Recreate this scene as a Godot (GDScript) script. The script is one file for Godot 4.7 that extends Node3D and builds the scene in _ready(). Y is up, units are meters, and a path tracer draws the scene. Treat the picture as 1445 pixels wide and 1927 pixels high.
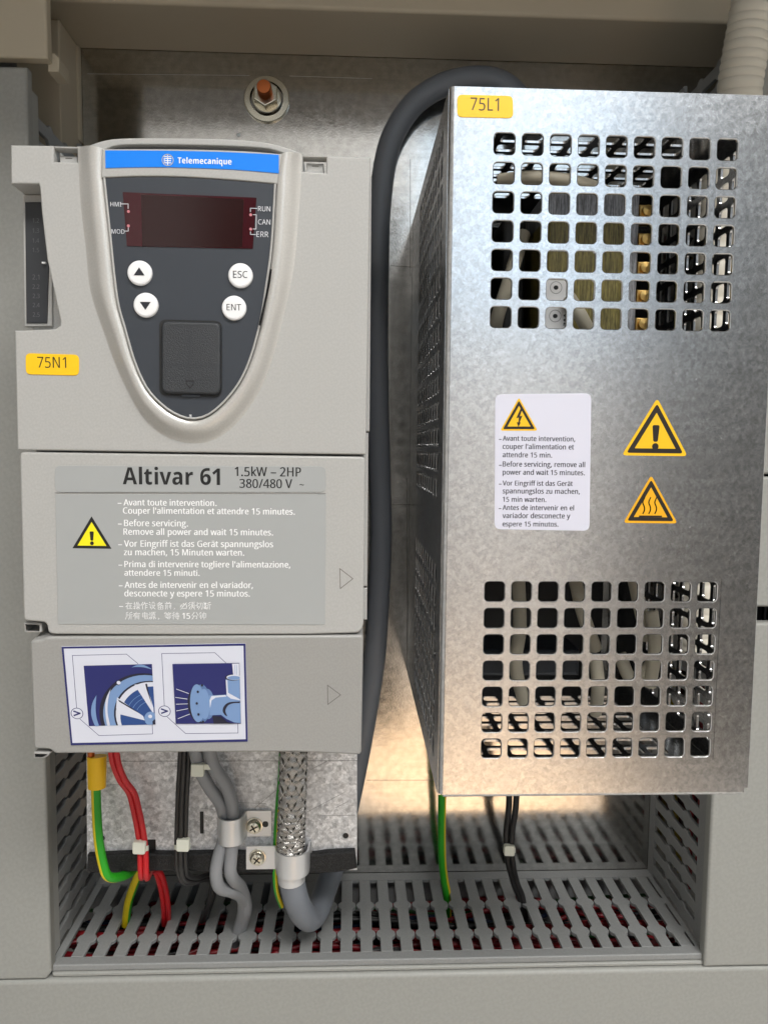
extends Node3D
# An open control cabinet seen close up. All shapes below are in millimetres (x right, y up, z out of the mounting plate); MB.mesh() turns them into metres.
const MM := 0.001

class MB:
	var v := PackedVector3Array()
	var n := PackedVector3Array()
	var c := PackedColorArray()
	var col := Color(1, 1, 1)
	var xf := Transform3D.IDENTITY
	var heavy := 0.0      # how much the strokes of lettering are thickened

	func tri(a: Vector3, b: Vector3, d: Vector3, na: Vector3, nb: Vector3, nd: Vector3) -> void:
		if (b - a).cross(d - a).dot(na + nb + nd) > 0.0:
			v.append_array(PackedVector3Array([xf * a, xf * d, xf * b]))
			n.append_array(PackedVector3Array([xf.basis * na, xf.basis * nd, xf.basis * nb]))
		else:
			v.append_array(PackedVector3Array([xf * a, xf * b, xf * d]))
			n.append_array(PackedVector3Array([xf.basis * na, xf.basis * nb, xf.basis * nd]))
		for i in 3:
			c.append(col)

	func quad(a: Vector3, b: Vector3, d: Vector3, e: Vector3, na: Vector3, nb: Vector3, nd: Vector3, ne: Vector3) -> void:
		tri(a, b, d, na, nb, nd)
		tri(a, d, e, na, nd, ne)

	func flat(a: Vector3, b: Vector3, d: Vector3, e: Vector3, out: Vector3) -> void:
		quad(a, b, d, e, out, out, out, out)

	# a flat outline at height z, facing +z or -z
	func plate(p: PackedVector2Array, z: float, up := 1.0) -> void:
		var t := Geometry2D.triangulate_polygon(p)
		var o := Vector3(0, 0, up)
		for i in range(0, t.size(), 3):
			tri(Vector3(p[t[i]].x, p[t[i]].y, z), Vector3(p[t[i + 1]].x, p[t[i + 1]].y, z), Vector3(p[t[i + 2]].x, p[t[i + 2]].y, z), o, o, o)

	# an outline between z0 and z1 with a rounded front edge
	func slab(outline: PackedVector2Array, z0: float, z1: float, bev := 0.0, back := false) -> void:
		var p := outline.duplicate()
		if Geometry2D.is_polygon_clockwise(p):
			p.reverse()
		var k := p.size()
		var en: Array[Vector2] = []
		for i in k:
			var e := (p[(i + 1) % k] - p[i]).normalized()
			en.append(Vector2(e.y, -e.x))
		var n0: Array[Vector2] = []   # normal at a corner for the edge before it, and for the edge after it
		var n1: Array[Vector2] = []
		var mi: Array[Vector2] = []
		for i in k:
			var a := en[(i + k - 1) % k]
			var b := en[i]
			var smooth := a.dot(b) > 0.7
			var m := (a + b).normalized()
			n0.append(m if smooth else a)
			n1.append(m if smooth else b)
			mi.append(m / maxf(0.45, m.dot(b)))
		var steps := 3 if bev > 0.0 else 0
		var rings: Array = []
		for s in steps + 1:
			var ang := PI / 2.0 * s / maxf(1.0, steps)
			if bev <= 0.0:
				ang = 0.0
			var pts: Array[Vector3] = []
			for i in k:
				var q := p[i] - mi[i] * bev * (1.0 - cos(ang))
				pts.append(Vector3(q.x, q.y, z1 - bev + bev * sin(ang)))
			rings.append([pts, cos(ang), sin(ang)])
		for i in k:
			var j := (i + 1) % k
			var oa := Vector3(n1[i].x, n1[i].y, 0)
			var ob := Vector3(n0[j].x, n0[j].y, 0)
			quad(Vector3(p[i].x, p[i].y, z0), Vector3(p[j].x, p[j].y, z0), rings[0][0][j], rings[0][0][i], oa, ob, ob, oa)
			for s in steps:
				var r0 = rings[s]
				var r1 = rings[s + 1]
				var z := Vector3(0, 0, 1)
				quad(r0[0][i], r0[0][j], r1[0][j], r1[0][i], oa * r0[1] + z * r0[2], ob * r0[1] + z * r0[2], ob * r1[1] + z * r1[2], oa * r1[1] + z * r1[2])
		var top := PackedVector2Array()
		for q in rings[steps][0]:
			top.append(Vector2(q.x, q.y))
		plate(top, z1)
		if back:
			plate(p, z0, -1.0)

	func box(a: Vector3, b: Vector3, bev := 0.0) -> void:
		slab(PackedVector2Array([Vector2(a.x, a.y), Vector2(b.x, a.y), Vector2(b.x, b.y), Vector2(a.x, b.y)]), a.z, b.z, bev, true)

	# a round bar along a smooth line; rad(t) and tint(t, angle) may vary
	func tube(pts: Array, r: float, seg := 12, per := 6, rad = null, tint = null) -> void:
		var path := MB.smooth(pts, per)
		var k := path.size()
		var up := Vector3(0.13, 0.31, 1).normalized()
		var rows: Array = []
		for i in k:
			var d: Vector3 = (path[mini(i + 1, k - 1)] - path[maxi(i - 1, 0)]).normalized()
			var x := (up - d * up.dot(d)).normalized()
			var y := d.cross(x)
			up = x
			var rr: float = r * (rad.call(float(i) / (k - 1)) if rad != null else 1.0)
			var slope := 0.0
			if rad != null:
				var e := 0.3 / (k - 1)
				var u := float(i) / (k - 1)
				slope = r * (rad.call(u + e) - rad.call(u - e)) / (2.0 * e * (k - 1)) / maxf(1e-4, path[mini(i + 1, k - 1)].distance_to(path[maxi(i - 1, 0)]) / 2.0)
			var row: Array = []
			for s in seg:
				var a := TAU * s / seg
				var o := x * cos(a) + y * sin(a)
				row.append([path[i] + o * rr, (o - d * slope).normalized()])
			rows.append(row)
			if i == 0 or i == k - 1:
				for s in range(1, seg - 1):
					var o := d if i else -d
					tri(row[0][0], row[s][0], row[s + 1][0], o, o, o)
		for i in k - 1:
			for s in seg:
				var q := (s + 1) % seg
				if tint != null:
					col = tint.call(float(i) / (k - 1), (s + 0.5) / seg)
				quad(rows[i][s][0], rows[i][q][0], rows[i + 1][q][0], rows[i + 1][s][0], rows[i][s][1], rows[i][q][1], rows[i + 1][q][1], rows[i + 1][s][1])

	static func smooth(pts: Array, per: int) -> Array:
		var out: Array = []
		var m := pts.size()
		for i in m - 1:
			var a: Vector3 = pts[maxi(i - 1, 0)]
			var b: Vector3 = pts[i]
			var d: Vector3 = pts[i + 1]
			var e: Vector3 = pts[mini(i + 2, m - 1)]
			for s in per:
				out.append(b.cubic_interpolate(d, a, e, float(s) / per))
		out.append(pts[m - 1])
		return out

	# turned about z through (x, y); profile of [radius, z]
	func lathe(x: float, y: float, prof: Array, seg := 24) -> void:
		for i in prof.size() - 1:
			var r0: float = prof[i][0]
			var r1: float = prof[i + 1][0]
			var z0: float = prof[i][1]
			var z1: float = prof[i + 1][1]
			var w := Vector2(z1 - z0, -(r1 - r0)).normalized()   # (radial, z) parts of the normal
			if w == Vector2.ZERO:
				continue
			for s in seg:
				var a := TAU * s / seg
				var b := TAU * (s + 1) / seg
				var ca := Vector3(cos(a), sin(a), 0)
				var cb := Vector3(cos(b), sin(b), 0)
				var o := Vector3(x, y, 0)
				var na := ca * w.x + Vector3(0, 0, w.y)
				var nb := cb * w.x + Vector3(0, 0, w.y)
				quad(o + ca * r0 + Vector3(0, 0, z0), o + cb * r0 + Vector3(0, 0, z0), o + cb * r1 + Vector3(0, 0, z1), o + ca * r1 + Vector3(0, 0, z1), na, nb, nb, na)

	# a strip of sheet that follows a line in x and z, between y0 and y1
	func ribbon(path: PackedVector2Array, th: float, y0: float, y1: float) -> void:
		var k := path.size()
		var o: Array[Vector2] = []
		for i in k:
			var d := (path[mini(i + 1, k - 1)] - path[maxi(i - 1, 0)]).normalized()
			o.append(Vector2(-d.y, d.x))
		for i in k - 1:
			for side in [0.5, -0.5]:
				var a: Vector2 = path[i] + o[i] * th * side
				var b: Vector2 = path[i + 1] + o[i + 1] * th * side
				var na: Vector3 = Vector3(o[i].x, 0, o[i].y) * signf(side)
				var nb: Vector3 = Vector3(o[i + 1].x, 0, o[i + 1].y) * signf(side)
				quad(Vector3(a.x, y0, a.y), Vector3(b.x, y0, b.y), Vector3(b.x, y1, b.y), Vector3(a.x, y1, a.y), na, nb, nb, na)
			for e in [[y0, -1.0], [y1, 1.0]]:
				var a0 := path[i] + o[i] * th * 0.5
				var a1 := path[i] - o[i] * th * 0.5
				var b0 := path[i + 1] + o[i + 1] * th * 0.5
				var b1 := path[i + 1] - o[i + 1] * th * 0.5
				flat(Vector3(a0.x, e[0], a0.y), Vector3(b0.x, e[0], b0.y), Vector3(b1.x, e[0], b1.y), Vector3(a1.x, e[0], a1.y), Vector3(0, e[1], 0))
		for i in [0, k - 1]:
			var a0 := path[i] + o[i] * th * 0.5
			var a1 := path[i] - o[i] * th * 0.5
			var d := Vector3(-o[i].y, 0, o[i].x) * (1.0 if i == 0 else -1.0)
			flat(Vector3(a0.x, y0, a0.y), Vector3(a1.x, y0, a1.y), Vector3(a1.x, y1, a1.y), Vector3(a0.x, y1, a0.y), d)

	# sheet x0..x1, y0..y1 between z0 and z1 with blocks of rounded square holes [cx0, cy_top, columns, rows, pitch_x, pitch_y], all blocks over the same columns, listed from the top down
	func sieve(x0: float, y0: float, x1: float, y1: float, z0: float, z1: float, blocks: Array, hole := 7.6, rad := 1.5) -> void:
		var b0 = blocks[0]
		var bx0: float = b0[0] - b0[4] / 2.0
		var bx1: float = bx0 + b0[2] * b0[4]
		var rects: Array = [[x0, y0, bx0, y1], [bx1, y0, x1, y1]]
		var top := y1
		for b in blocks:
			var t: float = b[1] + b[5] / 2.0
			rects.append([bx0, t, bx1, top])
			top = t - b[3] * b[5]
			for j in b[3]:
				for i in b[2]:
					cell(b[0] + i * b[4], b[1] - j * b[5], b[4] / 2.0, b[5] / 2.0, hole / 2.0, rad, z0, z1)
		rects.append([bx0, y0, bx1, top])
		for r in rects:
			for f in [[z1, 1.0], [z0, -1.0]]:
				flat(Vector3(r[0], r[1], f[0]), Vector3(r[2], r[1], f[0]), Vector3(r[2], r[3], f[0]), Vector3(r[0], r[3], f[0]), Vector3(0, 0, f[1]))
		flat(Vector3(x0, y0, z0), Vector3(x0, y1, z0), Vector3(x0, y1, z1), Vector3(x0, y0, z1), Vector3(-1, 0, 0))
		flat(Vector3(x1, y0, z0), Vector3(x1, y1, z0), Vector3(x1, y1, z1), Vector3(x1, y0, z1), Vector3(1, 0, 0))
		flat(Vector3(x0, y0, z0), Vector3(x1, y0, z0), Vector3(x1, y0, z1), Vector3(x0, y0, z1), Vector3(0, -1, 0))
		flat(Vector3(x0, y1, z0), Vector3(x1, y1, z0), Vector3(x1, y1, z1), Vector3(x0, y1, z1), Vector3(0, 1, 0))

	func cell(cx: float, cy: float, hx: float, hy: float, s: float, r: float, z0: float, z1: float) -> void:
		var inn: Array[Vector2] = []
		var out: Array[Vector2] = []
		var nor: Array[Vector2] = []
		for q in 4:
			for i in 5:
				var t := i / 4.0
				var a := PI / 2.0 * t
				var p := Vector2(s - r + r * cos(a), s - r + r * sin(a))
				var o := Vector2(hx, lerpf(s - r, hy, t * 2.0)) if t <= 0.5 else Vector2(lerpf(hx, s - r, t * 2.0 - 1.0), hy)
				if q % 2:
					o = Vector2(hy, lerpf(s - r, hx, t * 2.0)) if t <= 0.5 else Vector2(lerpf(hy, s - r, t * 2.0 - 1.0), hx)
				var w := PI / 2.0 * q
				inn.append(p.rotated(w))
				out.append(o.rotated(w))
				nor.append(Vector2(cos(a), sin(a)).rotated(w))
		var m := inn.size()
		var ch := 0.3
		var ctr := Vector2(cx, cy)
		var Z := Vector3(0, 0, 1)
		for i in m:
			var j := (i + 1) % m
			var oi := ctr + out[i]
			var oj := ctr + out[j]
			var wi := ctr + inn[i] + nor[i] * ch
			var wj := ctr + inn[j] + nor[j] * ch
			var hi := ctr + inn[i]
			var hj := ctr + inn[j]
			var ni := Vector3(-nor[i].x, -nor[i].y, 0)
			var nj := Vector3(-nor[j].x, -nor[j].y, 0)
			flat(Vector3(oi.x, oi.y, z1), Vector3(oj.x, oj.y, z1), Vector3(wj.x, wj.y, z1), Vector3(wi.x, wi.y, z1), Z)
			var ci := (ni + Z).normalized()
			var cj := (nj + Z).normalized()
			quad(Vector3(wi.x, wi.y, z1), Vector3(wj.x, wj.y, z1), Vector3(hj.x, hj.y, z1 - ch), Vector3(hi.x, hi.y, z1 - ch), ci, cj, cj, ci)
			quad(Vector3(hi.x, hi.y, z1 - ch), Vector3(hj.x, hj.y, z1 - ch), Vector3(hj.x, hj.y, z0), Vector3(hi.x, hi.y, z0), ni, nj, nj, ni)
			flat(Vector3(oi.x, oi.y, z0), Vector3(oj.x, oj.y, z0), Vector3(hj.x, hj.y, z0), Vector3(hi.x, hi.y, z0), -Z)

	# a printed line between two points, w thick, at height z
	func stroke(pts: PackedVector2Array, w: float, z: float) -> void:
		for i in pts.size() - 1:
			var d := (pts[i + 1] - pts[i]).normalized() * w / 2.0
			var o := Vector2(-d.y, d.x)
			var a := pts[i] - d * 0.8
			var b := pts[i + 1] + d * 0.8
			flat(Vector3(a.x + o.x, a.y + o.y, z), Vector3(b.x + o.x, b.y + o.y, z), Vector3(b.x - o.x, b.y - o.y, z), Vector3(a.x - o.x, a.y - o.y, z), Vector3(0, 0, 1))

	func ring(x: float, y: float, r: float, w: float, z: float) -> void:
		var p := PackedVector2Array()
		for i in 33:
			p.append(Vector2(x, y) + Vector2(r, 0).rotated(TAU * i / 32.0))
		stroke(p, w, z)

	# one line of lettering: left edge, baseline, width; tall stretches the height
	func text(s: String, x: float, y: float, width: float, z: float, bold := false, tall := 1.0) -> void:
		var t := TextMesh.new()
		var f := SystemFont.new()
		f.font_names = PackedStringArray(["Droid Sans"])
		f.font_weight = 700 if bold else 400
		t.font = f
		t.font_size = 64
		t.pixel_size = 0.01
		t.depth = 0.001
		t.curve_step = 1.5
		t.text = s
		var arr := t.get_mesh_arrays()
		var q: PackedVector3Array = arr[Mesh.ARRAY_VERTEX]
		var idx: PackedInt32Array = arr[Mesh.ARRAY_INDEX]
		var lo := 1e9
		var hi := -1e9
		for p in q:
			lo = minf(lo, p.x)
			hi = maxf(hi, p.x)
		t.text = "H"
		var base := 1e9
		for p in t.get_mesh_arrays()[Mesh.ARRAY_VERTEX]:
			base = minf(base, p.y)
		t.text = s
		var k := width / (hi - lo)
		var o := Vector3(0, 0, 1)
		for i in range(0, idx.size(), 3):
			var a := q[idx[i]]
			var b := q[idx[i + 1]]
			var d := q[idx[i + 2]]
			if absf((b - a).cross(d - a).z) < 1e-9 or minf(a.z, minf(b.z, d.z)) < 0.0:
				continue
			var w: Array[Vector3] = []
			for p in [a, b, d]:
				w.append(Vector3(x + (p.x - lo) * k, y + (p.y - base) * k * tall, z))
			tri(w[0], w[1], w[2], o, o, o)
			if heavy > 0.0:
				var h := Vector3(heavy, 0, 0.004)
				tri(w[0] + h, w[1] + h, w[2] + h, o, o, o)

	func mesh(centre: Vector3) -> ArrayMesh:
		var arr := []
		arr.resize(Mesh.ARRAY_MAX)
		var w := PackedVector3Array()
		for p in v:
			w.append((p - centre) * 0.001)
		arr[Mesh.ARRAY_VERTEX] = w
		var nn := PackedVector3Array()
		for p in n:
			nn.append(p.normalized())
		arr[Mesh.ARRAY_NORMAL] = nn
		arr[Mesh.ARRAY_COLOR] = c
		var m := ArrayMesh.new()
		m.add_surface_from_arrays(Mesh.PRIMITIVE_TRIANGLES, arr)
		return m

	func middle() -> Vector3:
		var lo := v[0]
		var hi := v[0]
		for p in v:
			lo = lo.min(p)
			hi = hi.max(p)
		return (lo + hi) / 2.0

var M := {}
var taken := {}

func numbered(s: String) -> String:
	var k: int = taken.get(s, 0)
	taken[s] = k + 1
	return s if k == 0 else "%s_%03d" % [s, k]

func tag(o: Node3D, label: String, category: String, group := "", kind := "") -> Node3D:
	o.set_meta("label", label)
	if category: o.set_meta("category", category)
	if group: o.set_meta("group", group)
	if kind: o.set_meta("kind", kind)
	return o

func thing(called: String, at: Vector3, label: String, category: String, group := "") -> Node3D:
	var o := Node3D.new()
	o.name = numbered(called)
	o.position = at * MM
	add_child(o, true)
	tag(o, label, category, group)
	return o

func whole(o: Node) -> Vector3:      # where a node stands, in millimetres
	var p := Vector3.ZERO
	while o is Node3D and o != self:
		p += o.position
		o = o.get_parent()
	return p / MM

func obj(called: String, b: MB, m: Material, parent: Node = self) -> MeshInstance3D:
	var o := MeshInstance3D.new()
	var mid := b.middle()
	o.mesh = b.mesh(mid)
	o.material_override = m
	o.name = numbered(called) if parent == self else called
	o.position = (mid - whole(parent)) * MM
	o.cast_shadow = GeometryInstance3D.SHADOW_CASTING_SETTING_ON
	parent.add_child(o, true)
	return o

func rrect(x0: float, y0: float, x1: float, y1: float, r: float, seg := 4) -> PackedVector2Array:
	var p := PackedVector2Array()
	for q in 4:
		var ctr := Vector2(x1 - r if q == 0 or q == 3 else x0 + r, y1 - r if q < 2 else y0 + r)
		for i in seg + 1:
			p.append(ctr + Vector2(r, 0).rotated(PI / 2.0 * (q + float(i) / seg)))
	return p

func oval(x: float, y: float, rx: float, ry: float, seg := 28) -> PackedVector2Array:
	var p := PackedVector2Array()
	for i in seg:
		p.append(Vector2(x + rx * cos(TAU * i / seg), y + ry * sin(TAU * i / seg)))
	return p

# an outline with its corners rounded
func rounded(p: PackedVector2Array, r: float, seg := 4) -> PackedVector2Array:
	var out := PackedVector2Array()
	var k := p.size()
	for i in k:
		var a := p[(i + k - 1) % k]
		var b := p[i]
		var d := p[(i + 1) % k]
		var ra := minf(r, (a - b).length() * 0.45)
		var rb := minf(r, (d - b).length() * 0.45)
		var s := b + (a - b).normalized() * ra
		var e := b + (d - b).normalized() * rb
		for j in seg + 1:
			var t := float(j) / seg
			out.append(s.lerp(b, t).lerp(b.lerp(e, t), t))
	return out

# a smooth line through points
func curved(p: PackedVector2Array, per := 6) -> PackedVector2Array:
	var out := PackedVector2Array()
	var m := p.size()
	for i in m - 1:
		for s in per:
			out.append(p[i].cubic_interpolate(p[i + 1], p[maxi(i - 1, 0)], p[mini(i + 2, m - 1)], float(s) / per))
	out.append(p[m - 1])
	return out

func spaced(p: PackedVector2Array, count: int) -> PackedVector2Array:
	var total := 0.0
	for i in p.size() - 1:
		total += p[i].distance_to(p[i + 1])
	var out := PackedVector2Array()
	var i := 0
	var gone := 0.0
	for k in count:
		var want := total * k / (count - 1)
		while i < p.size() - 2 and gone + p[i].distance_to(p[i + 1]) < want:
			gone += p[i].distance_to(p[i + 1])
			i += 1
		out.append(p[i].lerp(p[i + 1], clampf((want - gone) / p[i].distance_to(p[i + 1]), 0, 1)))
	return out

func mat(rgb: Color, rough: float, metal := 0.0) -> StandardMaterial3D:
	var m := StandardMaterial3D.new()
	m.albedo_color = rgb.linear_to_srgb()
	m.roughness = rough
	m.metallic = metal
	return m

func noise(kind: int, freq: float, sd: int) -> FastNoiseLite:
	var f := FastNoiseLite.new()
	f.noise_type = kind as FastNoiseLite.NoiseType
	f.frequency = freq
	f.seed = sd
	return f

# a picture that repeats without a seam: value(x, y) is blended across the borders
func picture(size: int, value: Callable) -> ImageTexture:
	var im := Image.create_empty(size, size, false, Image.FORMAT_L8)
	var edge := size / 6
	for y in size:
		for x in size:
			var g: float = value.call(float(x), float(y))
			if x < edge:
				g = lerpf(value.call(float(x + size), float(y)), g, float(x) / edge)
			if y < edge:
				g = lerpf(value.call(float(x), float(y + size)), g, float(y) / edge)
			im.set_pixel(x, y, Color(g, g, g))
	return ImageTexture.create_from_image(im)

func triplanar(m: StandardMaterial3D, span_mm: float) -> StandardMaterial3D:
	m.uv1_triplanar = true
	m.uv1_world_triplanar = true
	m.uv1_triplanar_sharpness = 8.0
	m.uv1_scale = Vector3.ONE * (1000.0 / span_mm)
	return m

func grained(m: StandardMaterial3D, tex: Texture2D, span_mm: float, depth_cm: float) -> StandardMaterial3D:
	triplanar(m, span_mm)
	m.heightmap_enabled = true
	m.heightmap_texture = tex
	m.heightmap_scale = depth_cm
	return m

func spangled(rgb: Color, tex: Texture2D, rough_tex: Texture2D, span_mm: float, rough: float) -> StandardMaterial3D:
	var m := mat(rgb, rough, 1.0)
	triplanar(m, span_mm)
	m.albedo_texture = tex
	m.roughness_texture = rough_tex
	return m

func _ready() -> void:
	setting()
	materials()
	room()
	cabinet()
	ducts()
	drive()
	choke()
	wiring()
	small_things()

func setting() -> void:
	var cam := Camera3D.new()
	cam.name = "camera"
	cam.near = 0.02
	cam.far = 20.0
	cam.fov = 66.6707
	cam.transform = Transform3D(Basis(Vector3(0.999089, 0.009779, 0.041548), Vector3(-0.006266, 0.996459, -0.083849), Vector3(-0.042221, 0.083512, 0.995612)), Vector3(0, 0, 0.46))
	add_child(cam)
	var e := Environment.new()
	e.background_mode = Environment.BG_COLOR
	e.background_color = Color(0.0, 0.0, 0.0)
	e.tonemap_mode = Environment.TONE_MAPPER_LINEAR
	e.tonemap_exposure = 1.0
	e.sdfgi_enabled = true
	e.ssao_enabled = true
	e.ssil_enabled = true
	var w := WorldEnvironment.new()
	w.environment = e
	add_child(w)

func materials() -> void:
	var fine := noise(FastNoiseLite.TYPE_SIMPLEX, 0.22, 3)
	var mid := noise(FastNoiseLite.TYPE_SIMPLEX, 0.07, 9)
	var grain := picture(256, func(x, y): return clampf(0.5 + 0.32 * fine.get_noise_2d(x, y) + 0.2 * mid.get_noise_2d(x, y), 0, 1))
	var cells := noise(FastNoiseLite.TYPE_CELLULAR, 0.075, 5)
	cells.cellular_return_type = FastNoiseLite.RETURN_CELL_VALUE
	cells.cellular_jitter = 1.0
	cells.domain_warp_enabled = true
	cells.domain_warp_amplitude = 7.0
	cells.domain_warp_frequency = 0.05
	var small := noise(FastNoiseLite.TYPE_CELLULAR, 0.16, 12)
	small.cellular_return_type = FastNoiseLite.RETURN_CELL_VALUE
	small.domain_warp_enabled = true
	small.domain_warp_amplitude = 8.0
	small.domain_warp_frequency = 0.09
	var broad := noise(FastNoiseLite.TYPE_SIMPLEX, 0.012, 21)
	var flake := picture(512, func(x, y): return clampf(0.86 + 0.075 * cells.get_noise_2d(x, y) + 0.05 * small.get_noise_2d(x, y) + 0.01 * broad.get_noise_2d(x, y), 0, 1))
	var flake_r := picture(512, func(x, y): return clampf(0.62 + 0.09 * cells.get_noise_2d(x * 1.0 + 40.0, y) + 0.06 * small.get_noise_2d(x, y + 33.0), 0, 1))
	var coarse := noise(FastNoiseLite.TYPE_CELLULAR, 0.05, 8)
	coarse.cellular_return_type = FastNoiseLite.RETURN_CELL_VALUE
	coarse.domain_warp_enabled = true
	coarse.domain_warp_amplitude = 12.0
	coarse.domain_warp_frequency = 0.045
	var bold := picture(512, func(x, y): return clampf(0.85 + 0.14 * coarse.get_noise_2d(x, y) + 0.15 * cells.get_noise_2d(x + 99.0, y), 0, 1))
	var bold_r := picture(512, func(x, y): return clampf(0.7 + 0.3 * coarse.get_noise_2d(x + 71.0, y + 13.0), 0, 1))
	var streak := noise(FastNoiseLite.TYPE_SIMPLEX, 0.03, 31)
	var rolled := picture(512, func(x, y): return clampf(0.84 + 0.022 * streak.get_noise_2d(x * 0.12, y * 2.2) + 0.06 * broad.get_noise_2d(x * 2.0, y * 2.0) + 0.05 * fine.get_noise_2d(x, y), 0, 1))
	var rolled_r := picture(512, func(x, y): return clampf(0.6 + 0.12 * broad.get_noise_2d(x * 1.5 + 50.0, y * 1.5) + 0.12 * mid.get_noise_2d(x, y), 0, 1))
	var dusty := picture(512, func(x, y): return clampf(0.96 + 0.03 * broad.get_noise_2d(x * 1.3, y * 1.3) + 0.012 * mid.get_noise_2d(x, y) + (0.06 if fine.get_noise_2d(x * 2.3 + 9.0, y * 2.3) > 0.72 else 0.0), 0, 1))
	M.grain = grain
	M.zinc = spangled(Color(0.84, 0.845, 0.85), flake, flake_r, 56, 0.38)
	M.zinc.metallic = 1.0
	M.emc_zinc = spangled(Color(0.97, 0.97, 0.98), bold, bold_r, 56, 0.62)
	M.emc_zinc.metallic = 0.25
	M.plate_zinc = spangled(Color(0.80, 0.785, 0.75), rolled, rolled_r, 130, 0.21)
	grained(M.plate_zinc, grain, 90, 0.0009)
	M.bright = mat(Color(0.72, 0.725, 0.73), 0.42, 0.75)
	M.yellow_zinc = mat(Color(0.72, 0.68, 0.56), 0.25, 1.0)
	M.copper = mat(Color(0.62, 0.18, 0.06), 0.35, 1.0)
	M.brass = mat(Color(0.72, 0.47, 0.16), 0.3, 1.0)
	M.braid = mat(Color(0.46, 0.445, 0.42), 0.26, 1.0)
	M.beige = grained(mat(Color(0.455, 0.45, 0.43), 0.38), grain, 11, 0.0011)
	M.rim = grained(mat(Color(0.62, 0.605, 0.57), 0.33, 0.35), grain, 9, 0.0015)
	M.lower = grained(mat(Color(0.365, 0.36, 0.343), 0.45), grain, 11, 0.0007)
	M.beige_dark = mat(Color(0.20, 0.19, 0.165), 0.6)
	M.panel = grained(mat(Color(0.036, 0.042, 0.052), 0.42), grain, 10, 0.001)
	M.cap = grained(mat(Color(0.026, 0.029, 0.033), 0.42), grain, 15, 0.022)
	M.display = mat(Color(0.042, 0.0045, 0.0075), 0.12)
	M.white = mat(Color(0.85, 0.85, 0.85), 0.4)
	M.black = mat(Color(0.012, 0.012, 0.012), 0.5)
	M.terminal = grained(mat(Color(0.028, 0.030, 0.034), 0.5), grain, 10, 0.003)
	M.duct = grained(mat(Color(0.265, 0.27, 0.265), 0.5), grain, 18, 0.0015)
	M.cover = grained(mat(Color(0.325, 0.326, 0.302), 0.5), grain, 24, 0.0006)
	M.cover_edge = mat(Color(0.33, 0.33, 0.31), 0.5)
	M.tan = mat(Color(0.46, 0.405, 0.305), 0.55)
	M.conduit = mat(Color(0.60, 0.565, 0.48), 0.5)
	M.blue = mat(Color(0.0, 0.215, 0.85), 0.35)
	M.yellow = mat(Color(0.92, 0.55, 0.005), 0.42)
	M.print = mat(Color(1, 1, 1), 0.45)
	M.print.vertex_color_use_as_albedo = true
	M.sheath = grained(mat(Color(0.17, 0.185, 0.21), 0.42), grain, 30, 0.004)
	M.grey_wire = mat(Color(0.25, 0.255, 0.265), 0.4)
	M.red_wire = mat(Color(0.55, 0.012, 0.018), 0.32)
	M.black_wire = mat(Color(0.016, 0.015, 0.015), 0.38)
	M.tie = mat(Color(0.74, 0.75, 0.64), 0.4)
	var pores := picture(256, func(x, y): return clampf(0.12 + 0.35 * cells.get_noise_2d(x * 3.0, y * 3.0) + 0.5 * pow(maxf(0.0, fine.get_noise_2d(x * 1.4, y * 1.4)), 2.0), 0.03, 1))
	M.foam = grained(mat(Color(0.22, 0.22, 0.225), 0.6), pores, 30, 0.05)
	M.foam.albedo_texture = pores
	M.label_grey = mat(Color(0.36, 0.37, 0.365), 0.42)
	M.sticker = mat(Color(0.64, 0.64, 0.73), 0.4)
	M.cream = mat(Color(0.50, 0.46, 0.36), 0.55)
	var brushed := picture(256, func(x, y): return clampf(0.76 + 0.28 * streak.get_noise_2d(x * 5.0, y * 0.25) + 0.12 * fine.get_noise_2d(x, y * 0.2), 0, 1))
	M.winding = triplanar(mat(Color(0.36, 0.30, 0.085), 0.35), 40)
	M.winding.albedo_texture = brushed
	M.core = triplanar(mat(Color(0.60, 0.60, 0.62), 0.45, 0.6), 36)
	M.core.albedo_texture = brushed
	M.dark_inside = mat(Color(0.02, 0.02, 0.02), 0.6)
	M.wall = mat(Color(0.72, 0.72, 0.71), 0.9)
	M.front_wall = mat(Color(0.80, 0.80, 0.80), 0.9)
	M.ceiling = mat(Color(0.75, 0.75, 0.74), 0.9)
	M.floor = mat(Color(0.52, 0.50, 0.47), 0.7)
	M.door = mat(Color(0.05, 0.051, 0.05), 0.5)
	M.steel = mat(Color(0.24, 0.235, 0.225), 0.5)

	for k in ["beige", "rim", "lower", "cover", "duct"]:
		M[k].albedo_texture = dusty

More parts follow.
